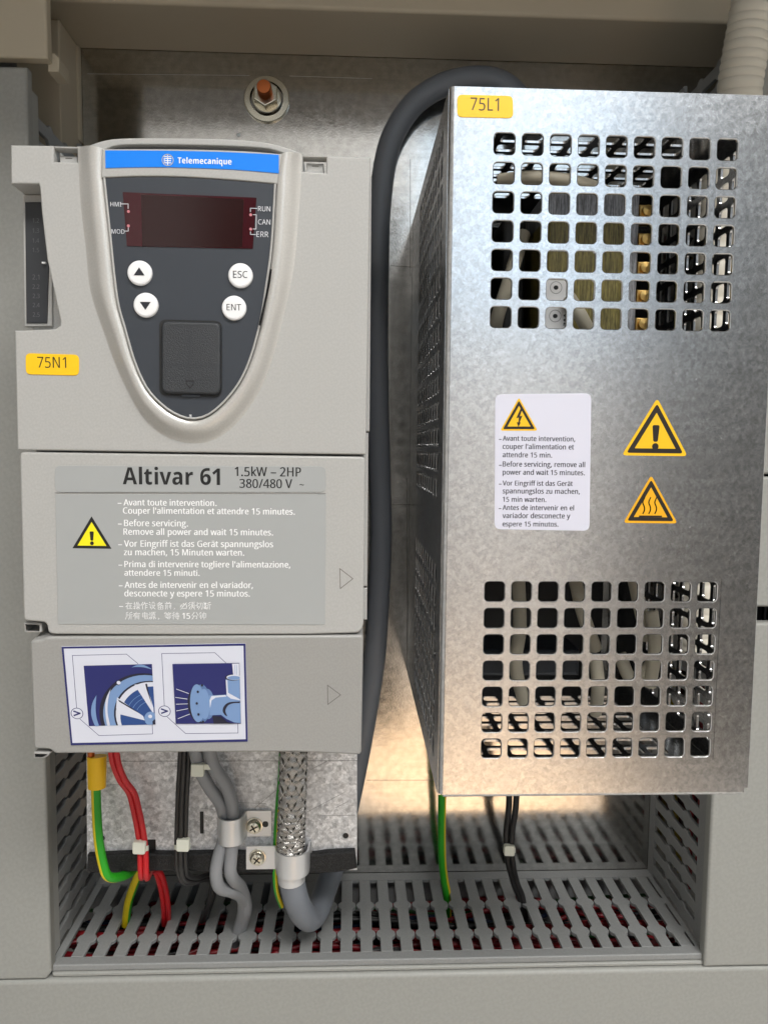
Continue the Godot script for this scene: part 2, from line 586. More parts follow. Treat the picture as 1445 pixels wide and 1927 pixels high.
# ---------------------------------------------------------------- the room in front of the cabinet, outside the frame
func lamp_panel(called: String, at: Vector3, facing: Vector3, up: Vector3, size: Vector2, tint: Color, glow: float, light: float, label: String, category: String) -> void:
	var t := thing(called, at, label, category)
	var basis := Basis.looking_at(facing, up)
	var half := size / 2.0
	var g := MB.new()
	g.xf = Transform3D(basis, at)
	g.plate(PackedVector2Array([Vector2(-half.x, -half.y), Vector2(half.x, -half.y), Vector2(half.x, half.y), Vector2(-half.x, half.y)]), 0.0, -1.0)
	var em := mat(Color(0.1, 0.1, 0.1), 0.5)
	em.emission_enabled = true
	em.emission = tint.linear_to_srgb()
	em.emission_energy_multiplier = glow
	obj("glowing_pane", g, em, t)
	var f := MB.new()
	f.xf = Transform3D(basis, at)
	for s in [-1.0, 1.0]:
		f.box(Vector3(minf(s * half.x, s * (half.x + 40)), -half.y - 40, -20), Vector3(maxf(s * half.x, s * (half.x + 40)), half.y + 40, 20))
		f.box(Vector3(-half.x, minf(s * half.y, s * (half.y + 40)), -20), Vector3(half.x, maxf(s * half.y, s * (half.y + 40)), 20))
	obj("frame", f, M.white, t)
	var l := AreaLight3D.new()
	l.name = "area_light"
	l.area_size = size * MM
	l.area_normalize_energy = false
	l.light_color = tint.linear_to_srgb()
	l.light_energy = light
	l.shadow_enabled = true
	l.transform = Transform3D(basis, facing * 0.006)
	t.add_child(l)

func room() -> void:
	var x0 := -1900.0
	var x1 := 2100.0
	var y0 := -1150.0
	var y1 := 1550.0
	var z0 := -350.0
	var z1 := 2700.0
	var f := MB.new()
	f.box(Vector3(x0, y0 - 100, z0), Vector3(x1, y0, z1))
	tag(obj("floor", f, M.floor), "warm brown floor of the room in front of the cabinet", "", "", "structure")
	var ce := MB.new()
	ce.box(Vector3(x0, y1, z0), Vector3(x1, y1 + 100, z1))
	tag(obj("ceiling", ce, M.ceiling), "pale ceiling of the room", "", "", "structure")
	for w in [["wall_left", Vector3(x0 - 100, y0, z0), Vector3(x0, y1, z1)], ["wall_right", Vector3(x1, y0, z0), Vector3(x1 + 100, y1, z1)], ["wall_back", Vector3(x0, y0, z0 - 100), Vector3(x1, y1, z0)], ["wall_front", Vector3(x0, y0, z1), Vector3(x1, y1, z1 + 100)]]:
		var b := MB.new()
		b.box(w[1], w[2])
		tag(obj(w[0], b, M.front_wall if w[0] == "wall_front" else M.wall), "plain pale wall of the room, " + w[0].replace("_", " "), "", "", "structure")
	lamp_panel("window", Vector3(690, 925, z1 - 30), Vector3(0, 0, -1), Vector3.UP, Vector2(880, 970), Color(0.64, 0.82, 1.0), 0.95, 0.29, "bright daylight window in the wall facing the cabinet", "window")
	lamp_panel("ceiling_lamp", Vector3(560, y1 - 30, 1550), Vector3(0, -1, 0), Vector3(0, 0, 1), Vector2(1500, 700), Color(1.0, 0.985, 0.965), 6.0, 5.2, "ceiling lamp panel above the floor in front of the cabinet", "ceiling lamp")
	var dk := MB.new()
	dk.box(Vector3(950, y0 + 2, z1 - 420), Vector3(2050, 1250, z1 - 5), 2.0)
	tag(obj("equipment_cabinet", dk, M.door), "dark tall equipment cabinet beside the window, facing the open cabinet", "cabinet")
	var rd := thing("room_door", Vector3(-250, y0, z1), "dark room door beside the window, behind the camera", "door")
	var rl := MB.new()
	rl.box(Vector3(-500, y0 + 4, z1 - 45), Vector3(205, 950, z1 - 5), 2.0)
	obj("leaf", rl, M.door, rd)
	var rh := MB.new()
	rh.tube([Vector3(130, -120, z1 - 45), Vector3(130, -120, z1 - 95), Vector3(20, -120, z1 - 95)], 10, 10, 4)
	obj("handle", rh, M.bright, rd)
	# the warm light low on the facing wall that the bare metal mirrors
	var at := Vector3(350, y1 - 90, 1500)
	var aim := (Vector3(430, -1150, 2240) - at).normalized()
	var t := thing("spot_lamp", at, "small warm spot lamp on the ceiling aimed at the foot of the facing wall", "lamp")
	var turn := Transform3D(Basis.looking_at(-aim, Vector3(0, 0, 1)), at)
	var b := MB.new()
	b.xf = turn
	b.lathe(0, 0, [[0, -90], [55, -90], [60, 0], [52, 0], [50, -30], [0, -30]])
	obj("housing", b, M.white, t)
	var em := mat(Color(0.1, 0.1, 0.1), 0.5)
	em.emission_enabled = true
	em.emission = Color(1.0, 0.72, 0.4).linear_to_srgb()
	em.emission_energy_multiplier = 6.0
	var bulb := MB.new()
	bulb.xf = turn
	bulb.lathe(0, 0, [[0, -8], [40, -8], [40, -12], [0, -12]])
	obj("bulb", bulb, em, t)
	var s := SpotLight3D.new()
	s.name = "spot_light"
	s.light_color = Color(1.0, 0.62, 0.30).linear_to_srgb()
	s.light_energy = 30.0
	s.light_size = 0.04
	s.spot_angle = 11.0
	s.spot_angle_attenuation = 0.5
	s.spot_range = 8.0
	s.spot_attenuation = 2.0
	s.shadow_enabled = true
	s.transform = Transform3D(Basis.looking_at(aim, Vector3(0, 0, 1)), aim * 0.02)
	t.add_child(s)

# ---------------------------------------------------------------- the cabinet
func cabinet() -> void:
	var p := MB.new()
	p.box(Vector3(-152.5, -345, -2.5), Vector3(340, 320, 0), 0.2)
	var plate := obj("mounting_plate", p, M.plate_zinc)
	tag(plate, "large galvanized steel mounting plate at the back of the cabinet", "mounting plate")
	var sc: MB      # lines scratched and drawn on the plate when it was marked out
	for s in [PackedVector2Array([Vector2(21.95, 104.39), Vector2(48.19, 103.08)]), PackedVector2Array([Vector2(10.56, -202.95), Vector2(56.18, -203.34)]), PackedVector2Array([Vector2(23.41, -34.29), Vector2(36.05, -34.2)]), PackedVector2Array([Vector2(32.6, 164.08), Vector2(33.42, 98.58)]), PackedVector2Array([Vector2(33.01, -18.45), Vector2(34.43, -134.09)])]:
		sc = MB.new()
		sc.col = Color(0.10, 0.095, 0.09)
		sc.stroke(s, 0.22, 0.05)
		obj("scribed_line", sc, M.print, plate)
	var lt: MB
	for s in [PackedVector2Array([Vector2(-148.41, 205.81), Vector2(-58.5, 207.54)]), PackedVector2Array([Vector2(-36.16, 207.89), Vector2(10.31, 207.78)])]:
		lt = MB.new()
		lt.col = Color(0.5, 0.49, 0.45)
		lt.stroke(s, 0.2, 0.05)
		obj("scribed_line", lt, M.print, plate)

	var r := MB.new()
	r.box(Vector3(-172, 219.4, 0.5), Vector3(340, 262, 47), 2.0)
	tag(obj("cross_rail", r, M.tan), "broad beige cross rail along the top of the cabinet above the mounting plate", "rail")
	var d := MB.new()
	d.box(Vector3(-172, 262.5, 0.5), Vector3(340, 330, 62), 2.0)
	tag(obj("cross_rail", d, M.tan), "second rail at the very top edge above the beige cross rail", "rail")
	var up := thing("side_bracket", Vector3(-160, 140, 0), "brown steel side bracket with a bent flange left of the bolt", "bracket")
	var u := MB.new()
	u.box(Vector3(-175, 120, 0.6), Vector3(-152.7, 219, 30), 0.8)
	obj("web", u, M.tan, up)
	var fl := MB.new()
	fl.box(Vector3(-154.5, 168, 0.6), Vector3(-151.5, 219, 5), 1.0)
	obj("flange", fl, M.tan, up)
	var sd := MB.new()
	sd.box(Vector3(-345, -345, -4), Vector3(-343, 330, 310))
	tag(obj("cabinet_side_wall", sd, M.steel), "grey steel side wall closing the cabinet on the left, outside the frame", "cabinet wall")
	var rf := MB.new()
	rf.box(Vector3(-345, 281, 63), Vector3(430, 286, 265))
	tag(obj("cabinet_roof", rf, M.steel), "grey steel roof of the cabinet, above the frame", "cabinet roof")

# ---------------------------------------------------------------- slotted wiring ducts
func slat_mesh(z0: float, z1: float, n1: float, n2: float, half: float) -> MB:
	# one finger of a duct wall: width along x, depth along z, broad where it can be snapped off
	var side := PackedVector2Array()
	side.append(Vector2(half, z0))
	for k in [n1, n2]:
		for q in [[-3.6, 0.0], [-2.4, 1.2], [-1.1, 1.8], [0.0, 1.95], [1.1, 1.8], [2.4, 1.2], [3.6, 0.0]]:
			side.append(Vector2(half + q[1], k + q[0]))
	side.append(Vector2(half, z1))
	var p := side.duplicate()
	for i in range(side.size() - 1, -1, -1):
		p.append(Vector2(-side[i].x, side[i].y))
	var b := MB.new()
	b.slab(p, -1.8, 0.0, 0.45, true)
	return b

func ducts() -> void:
	# the duct along the bottom: its upper wall is seen from above
	var f := thing("wiring_duct", Vector3(18, -262, 0), "grey slotted wiring duct lying along the bottom, lead wires showing through its slots", "wiring duct")
	var lying := Transform3D(Basis(Vector3(1, 0, 0), Vector3(0, 0, 1), Vector3(0, 1, 0)), Vector3.ZERO)   # x stays, the outline's y becomes depth, its thickness becomes height
	var strip := MB.new()
	strip.box(Vector3(-152, -263.8, 0.5), Vector3(187.8, -262, 8.5))
	obj("back_strip", strip, M.duct, f)
	var lip := MB.new()
	lip.box(Vector3(-150.3, -265.6, 75.3), Vector3(186.3, -262.1, 81.5), 0.8)
	obj("front_lip", lip, M.duct, f)
	for e in [[183.6, 186.3], [-150.3, -146.4]]:
		var es := MB.new()
		es.box(Vector3(e[0], -263.7, 8.6), Vector3(e[1], -262.1, 75.2), 0.2)
		obj("end_strip", es, M.duct, f)
	var s0 := slat_mesh(8.5, 75.3, 33.8, 60.2, 3.2)
	var shared: Mesh = null
	var x := -151.0 + 5.3
	var first := true
	for i in 32:
		var o := MeshInstance3D.new()
		if shared == null:
			var b := MB.new()
			for q in s0.v.size():
				b.v.append(lying * s0.v[q])
				b.n.append(lying.basis * s0.n[q])
				b.c.append(Color.WHITE)
			var fixed := MB.new()
			for q in range(0, b.v.size(), 3):
				fixed.tri(b.v[q], b.v[q + 1], b.v[q + 2], b.n[q], b.n[q + 1], b.n[q + 2])
			shared = fixed.mesh(Vector3.ZERO)
		o.mesh = shared
		o.material_override = M.duct
		o.name = "slat"
		o.position = Vector3(-138.8 + i * 10.6 - 18.0 - 10.6, 0.0, 0) * MM
		if i > 0 and -138.8 + i * 10.6 - 10.6 + 3.3 < 183.0:
			f.add_child(o, true)
	var back := MB.new()
	back.box(Vector3(-152, -330, 0.5), Vector3(187.8, -328, 81))
	back.box(Vector3(-152, -328, 0.5), Vector3(187.8, -263.9, 2))
	for e in [-235.0, 270.0]:
		back.box(Vector3(e - 2, -330, 0.5), Vector3(e, -262, 76))
	back.box(Vector3(-237, -330, -2), Vector3(-152, -262, 0.4))
	back.box(Vector3(187.8, -330, 0.2), Vector3(272, -262, 0.4))
	obj("trough", back, M.duct, f)
	var cv := MB.new()
	cv.slab(PackedVector2Array([Vector2(-330, -268), Vector2(-330, -345), Vector2(340, -345), Vector2(340, -268)]), 76, 84.5, 2.5, true)
	cv.slab(PackedVector2Array([Vector2(-149, -268), Vector2(185, -268), Vector2(185, -265.7), Vector2(-149, -265.7)]), 77, 82.5, 1.6)
	obj("cover", cv, M.cover, f)

	# the upright ducts left and right: a slotted wall towards the middle, a plain cover in front
	for k in 2:
		var s := -1.0 if k == 0 else 1.0
		var wx := -150.5 if k == 0 else 186.5
		var top := 165.0 if k == 0 else 205.0
		var t := thing("wiring_duct", Vector3(wx + s * 40, -262, 40), "upright grey wiring duct left of the variable speed drive" if k == 0 else "upright grey wiring duct in shade at the right, behind the metal enclosure", "wiring duct")
		var st := MB.new()
		st.box(Vector3(minf(wx, wx + s * 1.8), -261.8, 0.6), Vector3(maxf(wx, wx + s * 1.8), top, 8.5))
		obj("back_strip", st, M.duct, t)
		var ft := MB.new()
		ft.box(Vector3(minf(wx, wx + s * 2.2), -261.8, 66.5), Vector3(maxf(wx, wx + s * 2.2), top, 78.5), 0.3)
		obj("front_strip", ft, M.cover_edge if k == 0 else M.duct, t)
		var base := slat_mesh(8.5, 66.5, 29.0, 51.0, 3.05)
		var mesh1: Mesh = null
		var turned := Basis(Vector3(0, 1, 0), Vector3(0, 0, 1), Vector3(-s, 0, 0))
		var fixed := MB.new()
		for q in range(0, base.v.size(), 3):
			fixed.tri(turned * base.v[q], turned * base.v[q + 1], turned * base.v[q + 2], turned * base.n[q], turned * base.n[q + 1], turned * base.n[q + 2])
		mesh1 = fixed.mesh(Vector3.ZERO)
		var y := -257.0
		while y < top - 2.0:
			var o := MeshInstance3D.new()
			o.mesh = mesh1
			o.material_override = M.duct
			o.name = "slat"
			o.position = Vector3(-s * 40.0, y + 262.0, -40.0) * MM
			t.add_child(o, true)
			y += 10.5
		var far := MB.new()
		far.box(Vector3(minf(wx + s * 80, wx + s * 82), -262, 0.6), Vector3(maxf(wx + s * 80, wx + s * 82), 300 if k == 0 else top, 78))
		far.box(Vector3(minf(wx + s * 2, wx + s * 80), -262, -2), Vector3(maxf(wx + s * 2.4, wx + s * 80), 300 if k == 0 else top, -0.2))
		obj("trough", far, M.duct, t)
		if k == 0:
			var c := MB.new()
			c.slab(PackedVector2Array([Vector2(-330, -267.6), Vector2(-151.2, -267.6), Vector2(-148.4, -264), Vector2(-148.4, 170.5), Vector2(-330, 170.5)]), 78.7, 84.5, 1.6, true)
			obj("cover", c, M.cover, t)
		else:
			for span in [[-267.6, -86.0], [-78.0, -12.8], [-11.6, 60.0], [61.0, 205.0]]:
				var c := MB.new()
				c.slab(PackedVector2Array([Vector2(184.3, span[0]), Vector2(340, span[0]), Vector2(340, span[1]), Vector2(184.3, span[1])]), 78.7, 84.5, 1.6, true)
				obj("cover", c, M.cover, t)

	# the end of another duct cover at the top left
	var tl := thing("duct_cover", Vector3(-200, 176, 80), "beige duct cover end in the top left corner with a small clip", "duct cover")
	var c2 := MB.new()
	c2.slab(PackedVector2Array([Vector2(-330, 174.5), Vector2(-139.0, 174.5), Vector2(-139.0, 300), Vector2(-330, 300)]), 78.7, 84, 1.2, true)
	obj("cover", c2, M.tan, tl)
	var cl := MB.new()
	cl.slab(PackedVector2Array([Vector2(-141, 171.3), Vector2(-136.0, 171.3), Vector2(-135.6, 177), Vector2(-137.6, 179.5), Vector2(-141, 179.5)]), 66, 78.5, 0.5, true)
	obj("clip", cl, M.tan, tl)

	# the bundled leads inside the ducts
	var rng := RandomNumberGenerator.new()
	rng.seed = 41
	var tones := [Color(0.22, 0.008, 0.012), Color(0.28, 0.010, 0.016), Color(0.010, 0.010, 0.012), Color(0.16, 0.008, 0.012), Color(0.012, 0.012, 0.014), Color(0.34, 0.016, 0.026), Color(0.02, 0.09, 0.02), Color(0.014, 0.014, 0.016), Color(0.30, 0.22, 0.015), Color(0.015, 0.03, 0.08), Color(0.010, 0.010, 0.010), Color(0.25, 0.01, 0.015), Color(0.20, 0.01, 0.012), Color(0.012, 0.012, 0.012), Color(0.26, 0.01, 0.016)]
	var wb := MB.new()
	for i in 60:
		wb.col = tones[rng.randi() % tones.size()]
		var yy := rng.randf_range(-310.0, -274.0)
		var zz := rng.randf_range(7.0, 70.0)
		if i < 12:
			yy = rng.randf_range(-279.0, -271.0)
		var pts: Array = []
		for q in 9:
			pts.append(Vector3(-152 + q * 42.0, clampf(yy + rng.randf_range(-5, 5), -318, -269.5), clampf(zz + rng.randf_range(-9, 9), 5, 72)))
		wb.tube(pts, rng.randf_range(1.1, 1.9), 7, 4)
	var wo := obj("duct_wires", wb, M.print)
	M.print.roughness = 0.42
	tag(wo, "loose red, black and coloured leads packed inside the bottom wiring duct", "wires", "", "stuff")
	var wl := MB.new()
	for k in 2:
		var sx := -1.0 if k == 0 else 1.0
		for i in 16:
			wl.col = tones[rng.randi() % tones.size()]
			var xx := (-150.5 if k == 0 else 186.5) + sx * rng.randf_range(8.0, 50.0)
			var zz := rng.randf_range(10.0, 60.0)
			var pts: Array = []
			for q in 9:
				pts.append(Vector3(xx + rng.randf_range(-4, 4), -255 + q * 51.0, zz + rng.randf_range(-6, 6)))
			wl.tube(pts, rng.randf_range(1.1, 1.8), 7, 4)
	tag(obj("upright_duct_wires", wl, M.print), "coloured leads seen through the slots of the upright wiring ducts", "wires", "", "stuff")

# ---------------------------------------------------------------- the variable speed drive
func drive() -> void:
	var t := thing("variable_speed_drive", Vector3(-58, -120, 80), "beige variable speed drive with a dark keypad and a row of covers", "motor drive")
	var body := MB.new()
	body.slab(PackedVector2Array([Vector2(-122.2, -116), Vector2(4.5, -116), Vector2(4.5, 104.5), Vector2(-122.2, 104.5)]), 12, 152, 1.0, true)
	obj("body", body, M.beige, t)
	var side := MB.new()
	for e in [[6.0, 104.0], [-56.0, 5.4], [-69.8, -56.8]]:
		side.box(Vector3(4.6, e[0], 60), Vector3(7.1 if e[0] > 0 else 6.7, e[1], 150), 0.4)
	obj("side_rib", side, M.beige, t)

	# upper cover, cut away at the left for the terminals
	var uc := MB.new()
	var outline := PackedVector2Array([Vector2(-122.9, 106.77), Vector2(-107.59, 106.97), Vector2(-107.74, 101.32), Vector2(-99.43, 101.34), Vector2(-99.31, 106.9), Vector2(-91.76, 106.91), Vector2(-91.16, 98.76), Vector2(-23.2, 99.45), Vector2(-22.23, 105.95), Vector2(-18.37, 105.95), Vector2(-18.37, 100.13), Vector2(-9.83, 99.77), Vector2(-9.86, 105.78), Vector2(6.27, 105.62), Vector2(5.46, -3.02), Vector2(-123.72, -2.56), Vector2(-123.41, 41.09), Vector2(-108.85, 41.9), Vector2(-107.09, 43.27), Vector2(-106.86, 44.81), Vector2(-111.11, 67), Vector2(-112.55, 82.96), Vector2(-113.06, 92.28), Vector2(-113.41, 93.39), Vector2(-123.24, 93.22)])
	uc.slab(outline, 152.2, 165, 0.7)
	obj("upper_cover", uc, M.beige, t)
	var bars := [[-107.54, 106.16, -99.38, 106.88], [-18.31, 105.22, -9.91, 105.85]]
	var tabs := [[-106.68, 102.19, -100.45, 104.47], [-17.19, 101.33, -10.92, 104.03]]
	for i in 2:
		var r = bars[i]
		var bb := MB.new()
		bb.box(Vector3(r[0], r[1], 160), Vector3(r[2], r[3], 164.6), 0.4)
		obj("latch_bar", bb, M.beige, t)
		r = tabs[i]
		var tb := MB.new()
		tb.box(Vector3(r[0], r[1] - 1.5, 153), Vector3(r[2], r[3], 162), 0.4)
		var tab := obj("latch", tb, M.beige, t)
		var ln := MB.new()
		ln.col = Color(0.12, 0.11, 0.10)
		ln.stroke(PackedVector2Array([Vector2(lerpf(r[0], r[2], 0.35), lerpf(r[1], r[3], 0.62)), Vector2(lerpf(r[0], r[2], 0.7), lerpf(r[1], r[3], 0.62))]), 0.35, 162.06)
		obj("mark", ln, M.print, tab)
	# terminals
	var fr := MB.new()
	fr.slab(PackedVector2Array([Vector2(-123.85, 93.06), Vector2(-113.06, 93.3), Vector2(-114.1, 44.53), Vector2(-124.45, 44.36)]), 150, 153.4, 0.4)
	var frame := obj("terminal_frame", fr, M.beige, t)
	var tp := MB.new()
	tp.slab(PackedVector2Array([Vector2(-122.81, 90.18), Vector2(-113.3, 90.4), Vector2(-115.83, 45.6), Vector2(-123.57, 45.48)]), 151, 154, 0.3)
	var term := obj("terminal_block", tp, M.terminal, t)
	var nums := MB.new()
	nums.col = Color(0.11, 0.115, 0.12)
	nums.text("1.2", -120.16, 82.69, 2.45, 154.05, false, 1.1)
	nums.text("1.3", -120.26, 78.99, 2.46, 154.05, false, 1.1)
	nums.text("1.4", -120.36, 75.38, 2.46, 154.05, false, 1.1)
	nums.text("1.5", -120.45, 71.86, 2.46, 154.05, false, 1.1)
	nums.text("2.1", -120.73, 61.75, 2.57, 154.05, false, 1.1)
	nums.text("2.2", -120.82, 58.3, 2.57, 154.05, false, 1.1)
	nums.text("2.3", -120.82, 54.85, 2.57, 154.05, false, 1.1)
	nums.text("2.4", -120.91, 51.48, 2.58, 154.05, false, 1.1)
	nums.text("2.5", -121.01, 47.92, 2.58, 154.05, false, 1.1)
	obj("lettering", nums, M.print, term)
	var tk := MB.new()
	tk.box(Vector3(-116.75, 67.51, 154), Vector3(-115.45, 68.12, 154) + Vector3(0, 0, 1.2))
	obj("divider", tk, M.white, term)

	# keypad: a rim that rises from the cover and falls to the panel
	var outer := spaced(curved(PackedVector2Array([Vector2(-99.14, 106.17), Vector2(-98.61, 87.48), Vector2(-97.07, 71.06), Vector2(-95.69, 55.52), Vector2(-90.63, 39.38), Vector2(-87.34, 29.69), Vector2(-84.55, 23.12), Vector2(-80.23, 14.39), Vector2(-76.42, 8.74), Vector2(-71.59, 4.46), Vector2(-65.74, 1.64), Vector2(-58.47, 0.54), Vector2(-51.16, 2.1), Vector2(-43.71, 7.43), Vector2(-36.27, 17.08), Vector2(-30.32, 29.71), Vector2(-25.18, 48.66), Vector2(-21.51, 65.95), Vector2(-19.33, 90.87), Vector2(-18.64, 106.13)]), 5), 72)
	var inner := spaced(curved(PackedVector2Array([Vector2(-88.67, 94.69), Vector2(-87.29, 79.2), Vector2(-84.95, 53.31), Vector2(-82.3, 42.11), Vector2(-78.94, 29.96), Vector2(-74.81, 20.71), Vector2(-69.89, 15.08), Vector2(-64.82, 11.46), Vector2(-59.13, 9.68), Vector2(-53.31, 10.81), Vector2(-47.45, 15.35), Vector2(-41.58, 22.58), Vector2(-37.17, 32), Vector2(-33.54, 45), Vector2(-31.38, 57.79), Vector2(-29.42, 71.99), Vector2(-28.04, 93.99)]), 5), 72)
	var rim := MB.new()
	var prof := [[0.0, 165.03, 0.0], [0.07, 165.35, 0.0], [0.16, 166.0, 0.0], [0.28, 167.1, 0.0], [0.40, 168.2, 0.0], [0.52, 169.0, 0.0], [0.64, 169.4, 0.0], [0.77, 169.35, 0.0], [0.88, 168.9, 0.0], [0.95, 168.3, 0.0]]
	var rows: Array = []
	for i in outer.size():
		var row: Array = []
		for q in prof:
			var p: Vector2 = outer[i].lerp(inner[i], q[0])
			row.append(Vector3(p.x, p.y, q[1]))
		rows.append(row)
	rows.insert(0, [])
	for q in prof.size():      # carry the rim up to the top edge of the keypad
		var a: Vector2 = (Vector2(-99.22, 106.81)).lerp(Vector2(-88.1, 104.79), prof[q][0])
		rows[0].append(Vector3(a.x, a.y, prof[q][1]))
	rows.append([])
	for q in prof.size():
		var a: Vector2 = (Vector2(-18.47, 106.32)).lerp(Vector2(-26.69, 104.48), prof[q][0])
		rows[rows.size() - 1].append(Vector3(a.x, a.y, prof[q][1]))
	var nor: Array = []
	for i in rows.size():
		var row: Array = []
		for q in prof.size():
			var du: Vector3 = rows[mini(i + 1, rows.size() - 1)][q] - rows[maxi(i - 1, 0)][q]
			var dv: Vector3 = rows[i][mini(q + 1, prof.size() - 1)] - rows[i][maxi(q - 1, 0)]
			var o := du.cross(dv).normalized()
			row.append(o if o.z > 0 else -o)
		nor.append(row)
	for i in rows.size() - 1:
		for q in prof.size() - 1:
			rim.quad(rows[i][q], rows[i + 1][q], rows[i + 1][q + 1], rows[i][q + 1], nor[i][q], nor[i + 1][q], nor[i + 1][q + 1], nor[i][q + 1])
	for i in [0, rows.size() - 1]:
		for q in prof.size() - 1:
			var a: Vector3 = rows[i][q]
			var b: Vector3 = rows[i][q + 1]
			rim.flat(a, b, Vector3(b.x, b.y, 158), Vector3(a.x, a.y, 158), Vector3(0, 1, 0))
	var keypad := obj("keypad_rim", rim, M.rim, t)
	# thin raised edge round the panel
	var edge := MB.new()
	var line: Array = []
	for p in inner:
		line.append(Vector3(p.x, p.y, 169.2))
	edge.tube(line, 0.42, 8, 1)
	obj("panel_edge", edge, M.beige, keypad)
	var slit := MB.new()
	slit.col = Color(0.004, 0.004, 0.004)
	slit.stroke(curved(PackedVector2Array([Vector2(-29.44, 63.27), Vector2(-30.22, 58.18), Vector2(-31.58, 51.93), Vector2(-33.52, 43.75)])), 0.75, 170.9)
	obj("slit", slit, M.print, keypad)
	# panel
	var tp2 := curved(PackedVector2Array([Vector2(-88.56, 94.6), Vector2(-74.41, 95.4), Vector2(-60.28, 95.49), Vector2(-42.57, 94.85), Vector2(-28.04, 93.93)]), 4)
	var pl := PackedVector2Array()
	for i in range(inner.size() - 1, -1, -1):
		pl.append(inner[i])
	for i in range(1, tp2.size() - 1):
		pl.append(tp2[i])
	var pm := MB.new()
	pm.slab(pl, 166, 169, 0.1)
	var panel := obj("keypad_panel", pm, M.panel, t)
	# the beige band over the panel, with the blue brand strip
	var band := PackedVector2Array()
	band.append_array(curved(PackedVector2Array([Vector2(-89.22, 104.58), Vector2(-59.79, 105.22), Vector2(-39.02, 105.1), Vector2(-25.36, 104.42)]), 4))
	band.append_array(PackedVector2Array([Vector2(-27.28, 93.82)]))
	var under := curved(PackedVector2Array([Vector2(-28.04, 94.02), Vector2(-42.57, 94.98), Vector2(-60.28, 95.64), Vector2(-74.4, 95.54), Vector2(-88.56, 94.75)]), 4)
	band.append_array(under)
	band.append_array(PackedVector2Array([Vector2(-89.61, 94.48)]))
	var bm := MB.new()
	bm.slab(band, 160, 169.5, 0.5)
	obj("brand_band", bm, M.beige, t)
	var bs := MB.new()
	var blue_top := curved(PackedVector2Array([Vector2(-87.96, 103.97), Vector2(-67.21, 104.4), Vector2(-46.52, 104.45), Vector2(-26.64, 104.03)]), 4)
	var blue_low := curved(PackedVector2Array([Vector2(-26.65, 97.56), Vector2(-42.78, 98.47), Vector2(-61.64, 98.73), Vector2(-74.79, 98.53), Vector2(-87.99, 97.93)]), 4)
	var bp := blue_top.duplicate()
	bp.append_array(blue_low)
	bs.slab(bp, 169.3, 169.75, 0.05)
	var strip := obj("brand_strip", bs, M.blue, t)
	var bt := MB.new()
	bt.col = Color(0.86, 0.88, 0.9)
	bt.text("Telemecanique", -62.5, 100.18, 19.03, 169.8, true, 1.08)
	var lc := Vector3(-66.05, 101.2, 169.8)
	bt.ring(lc.x, lc.y, 1.95, 0.3, 169.8)
	for s in [[-1.25, 1.15, 1.25, 1.15], [0, 1.7, 0, -1.7], [-1.2, 0.6, -1.2, -1.0], [-1.2, 0.5, -0.3, 0.5], [-1.2, -0.25, -0.35, -0.25], [-1.2, -1.0, -0.3, -1.0], [0.3, 0.5, 1.3, 0.5], [0.3, -0.25, 1.1, -0.25], [0.3, -1.0, 1.2, -1.0]]:
		bt.stroke(PackedVector2Array([Vector2(lc.x + s[0], lc.y + s[1]), Vector2(lc.x + s[2], lc.y + s[3])]), 0.3, 169.8)
	obj("lettering", bt, M.print, strip)
	# the curved grip over the keypad with the dark gap beneath it
	var gr := MB.new()
	var gtop := curved(PackedVector2Array([Vector2(-97.02, 109.56), Vector2(-91.57, 111.4), Vector2(-84.97, 112.33), Vector2(-71.75, 112.8), Vector2(-54.2, 113.05), Vector2(-42.44, 112.94), Vector2(-32.62, 112.23), Vector2(-24.74, 110.52), Vector2(-18.41, 108.38)]), 4)
	var gbot := curved(PackedVector2Array([Vector2(-18.01, 106.75), Vector2(-22.37, 107.22), Vector2(-26.71, 108.65), Vector2(-32.62, 109.94), Vector2(-44.42, 110.41), Vector2(-62.04, 110.44), Vector2(-79.57, 110.09), Vector2(-86.96, 109.53), Vector2(-90.08, 108.59), Vector2(-92.81, 107.39), Vector2(-97.46, 107.46)]), 4)
	var gp := gtop.duplicate()
	gp.append_array(gbot)
	gr.slab(gp, 157.2, 159, 0.6, true)
	obj("keypad_grip", gr, M.beige, t)
	var gap := MB.new()
	gap.slab(PackedVector2Array([Vector2(-95, 112.03), Vector2(-73.2, 113.74), Vector2(-43.29, 114.11), Vector2(-24.22, 112.05), Vector2(-24.22, 108.73), Vector2(-95.09, 107.77)]), 150, 152.5)
	obj("grip_recess", gap, M.black, t)
	# display
	var ds := MB.new()
	ds.slab(rounded(PackedVector2Array([Vector2(-82.24, 89.89), Vector2(-34.7, 89.03), Vector2(-36.11, 71.06), Vector2(-81.07, 71.09)]), 0.2), 168.5, 169.25)
	var disp := obj("display", ds, M.display, panel)
	var di := MB.new()
	di.col = Color(0.020, 0.0062, 0.0065)
	di.plate(PackedVector2Array([Vector2(-75.74, 89.18), Vector2(-39.26, 88.43), Vector2(-39.92, 71.33), Vector2(-75.65, 71.17)]), 169.28)
	di.col = Color(0.0235, 0.0062, 0.0067)
	di.plate(PackedVector2Array([Vector2(-69.44, 82.66), Vector2(-43.67, 82.1), Vector2(-44.1, 74.99), Vector2(-69.16, 75.22)]), 169.3)
	var dm := mat(Color(1, 1, 1), 0.14)
	dm.vertex_color_use_as_albedo = true
	obj("display_module", di, dm, disp)
	var dl := MB.new()
	dl.col = Color(0.68, 0.69, 0.72)
	dl.text("HMI", -86.61, 84.81, 3.85, 169.35, false)
	dl.text("MOD", -86.41, 75.31, 4.61, 169.35, false)
	dl.text("RUN", -34.13, 84.3, 4.39, 169.35, false)
	dl.text("CAN", -34.15, 79.63, 4.39, 169.35, false)
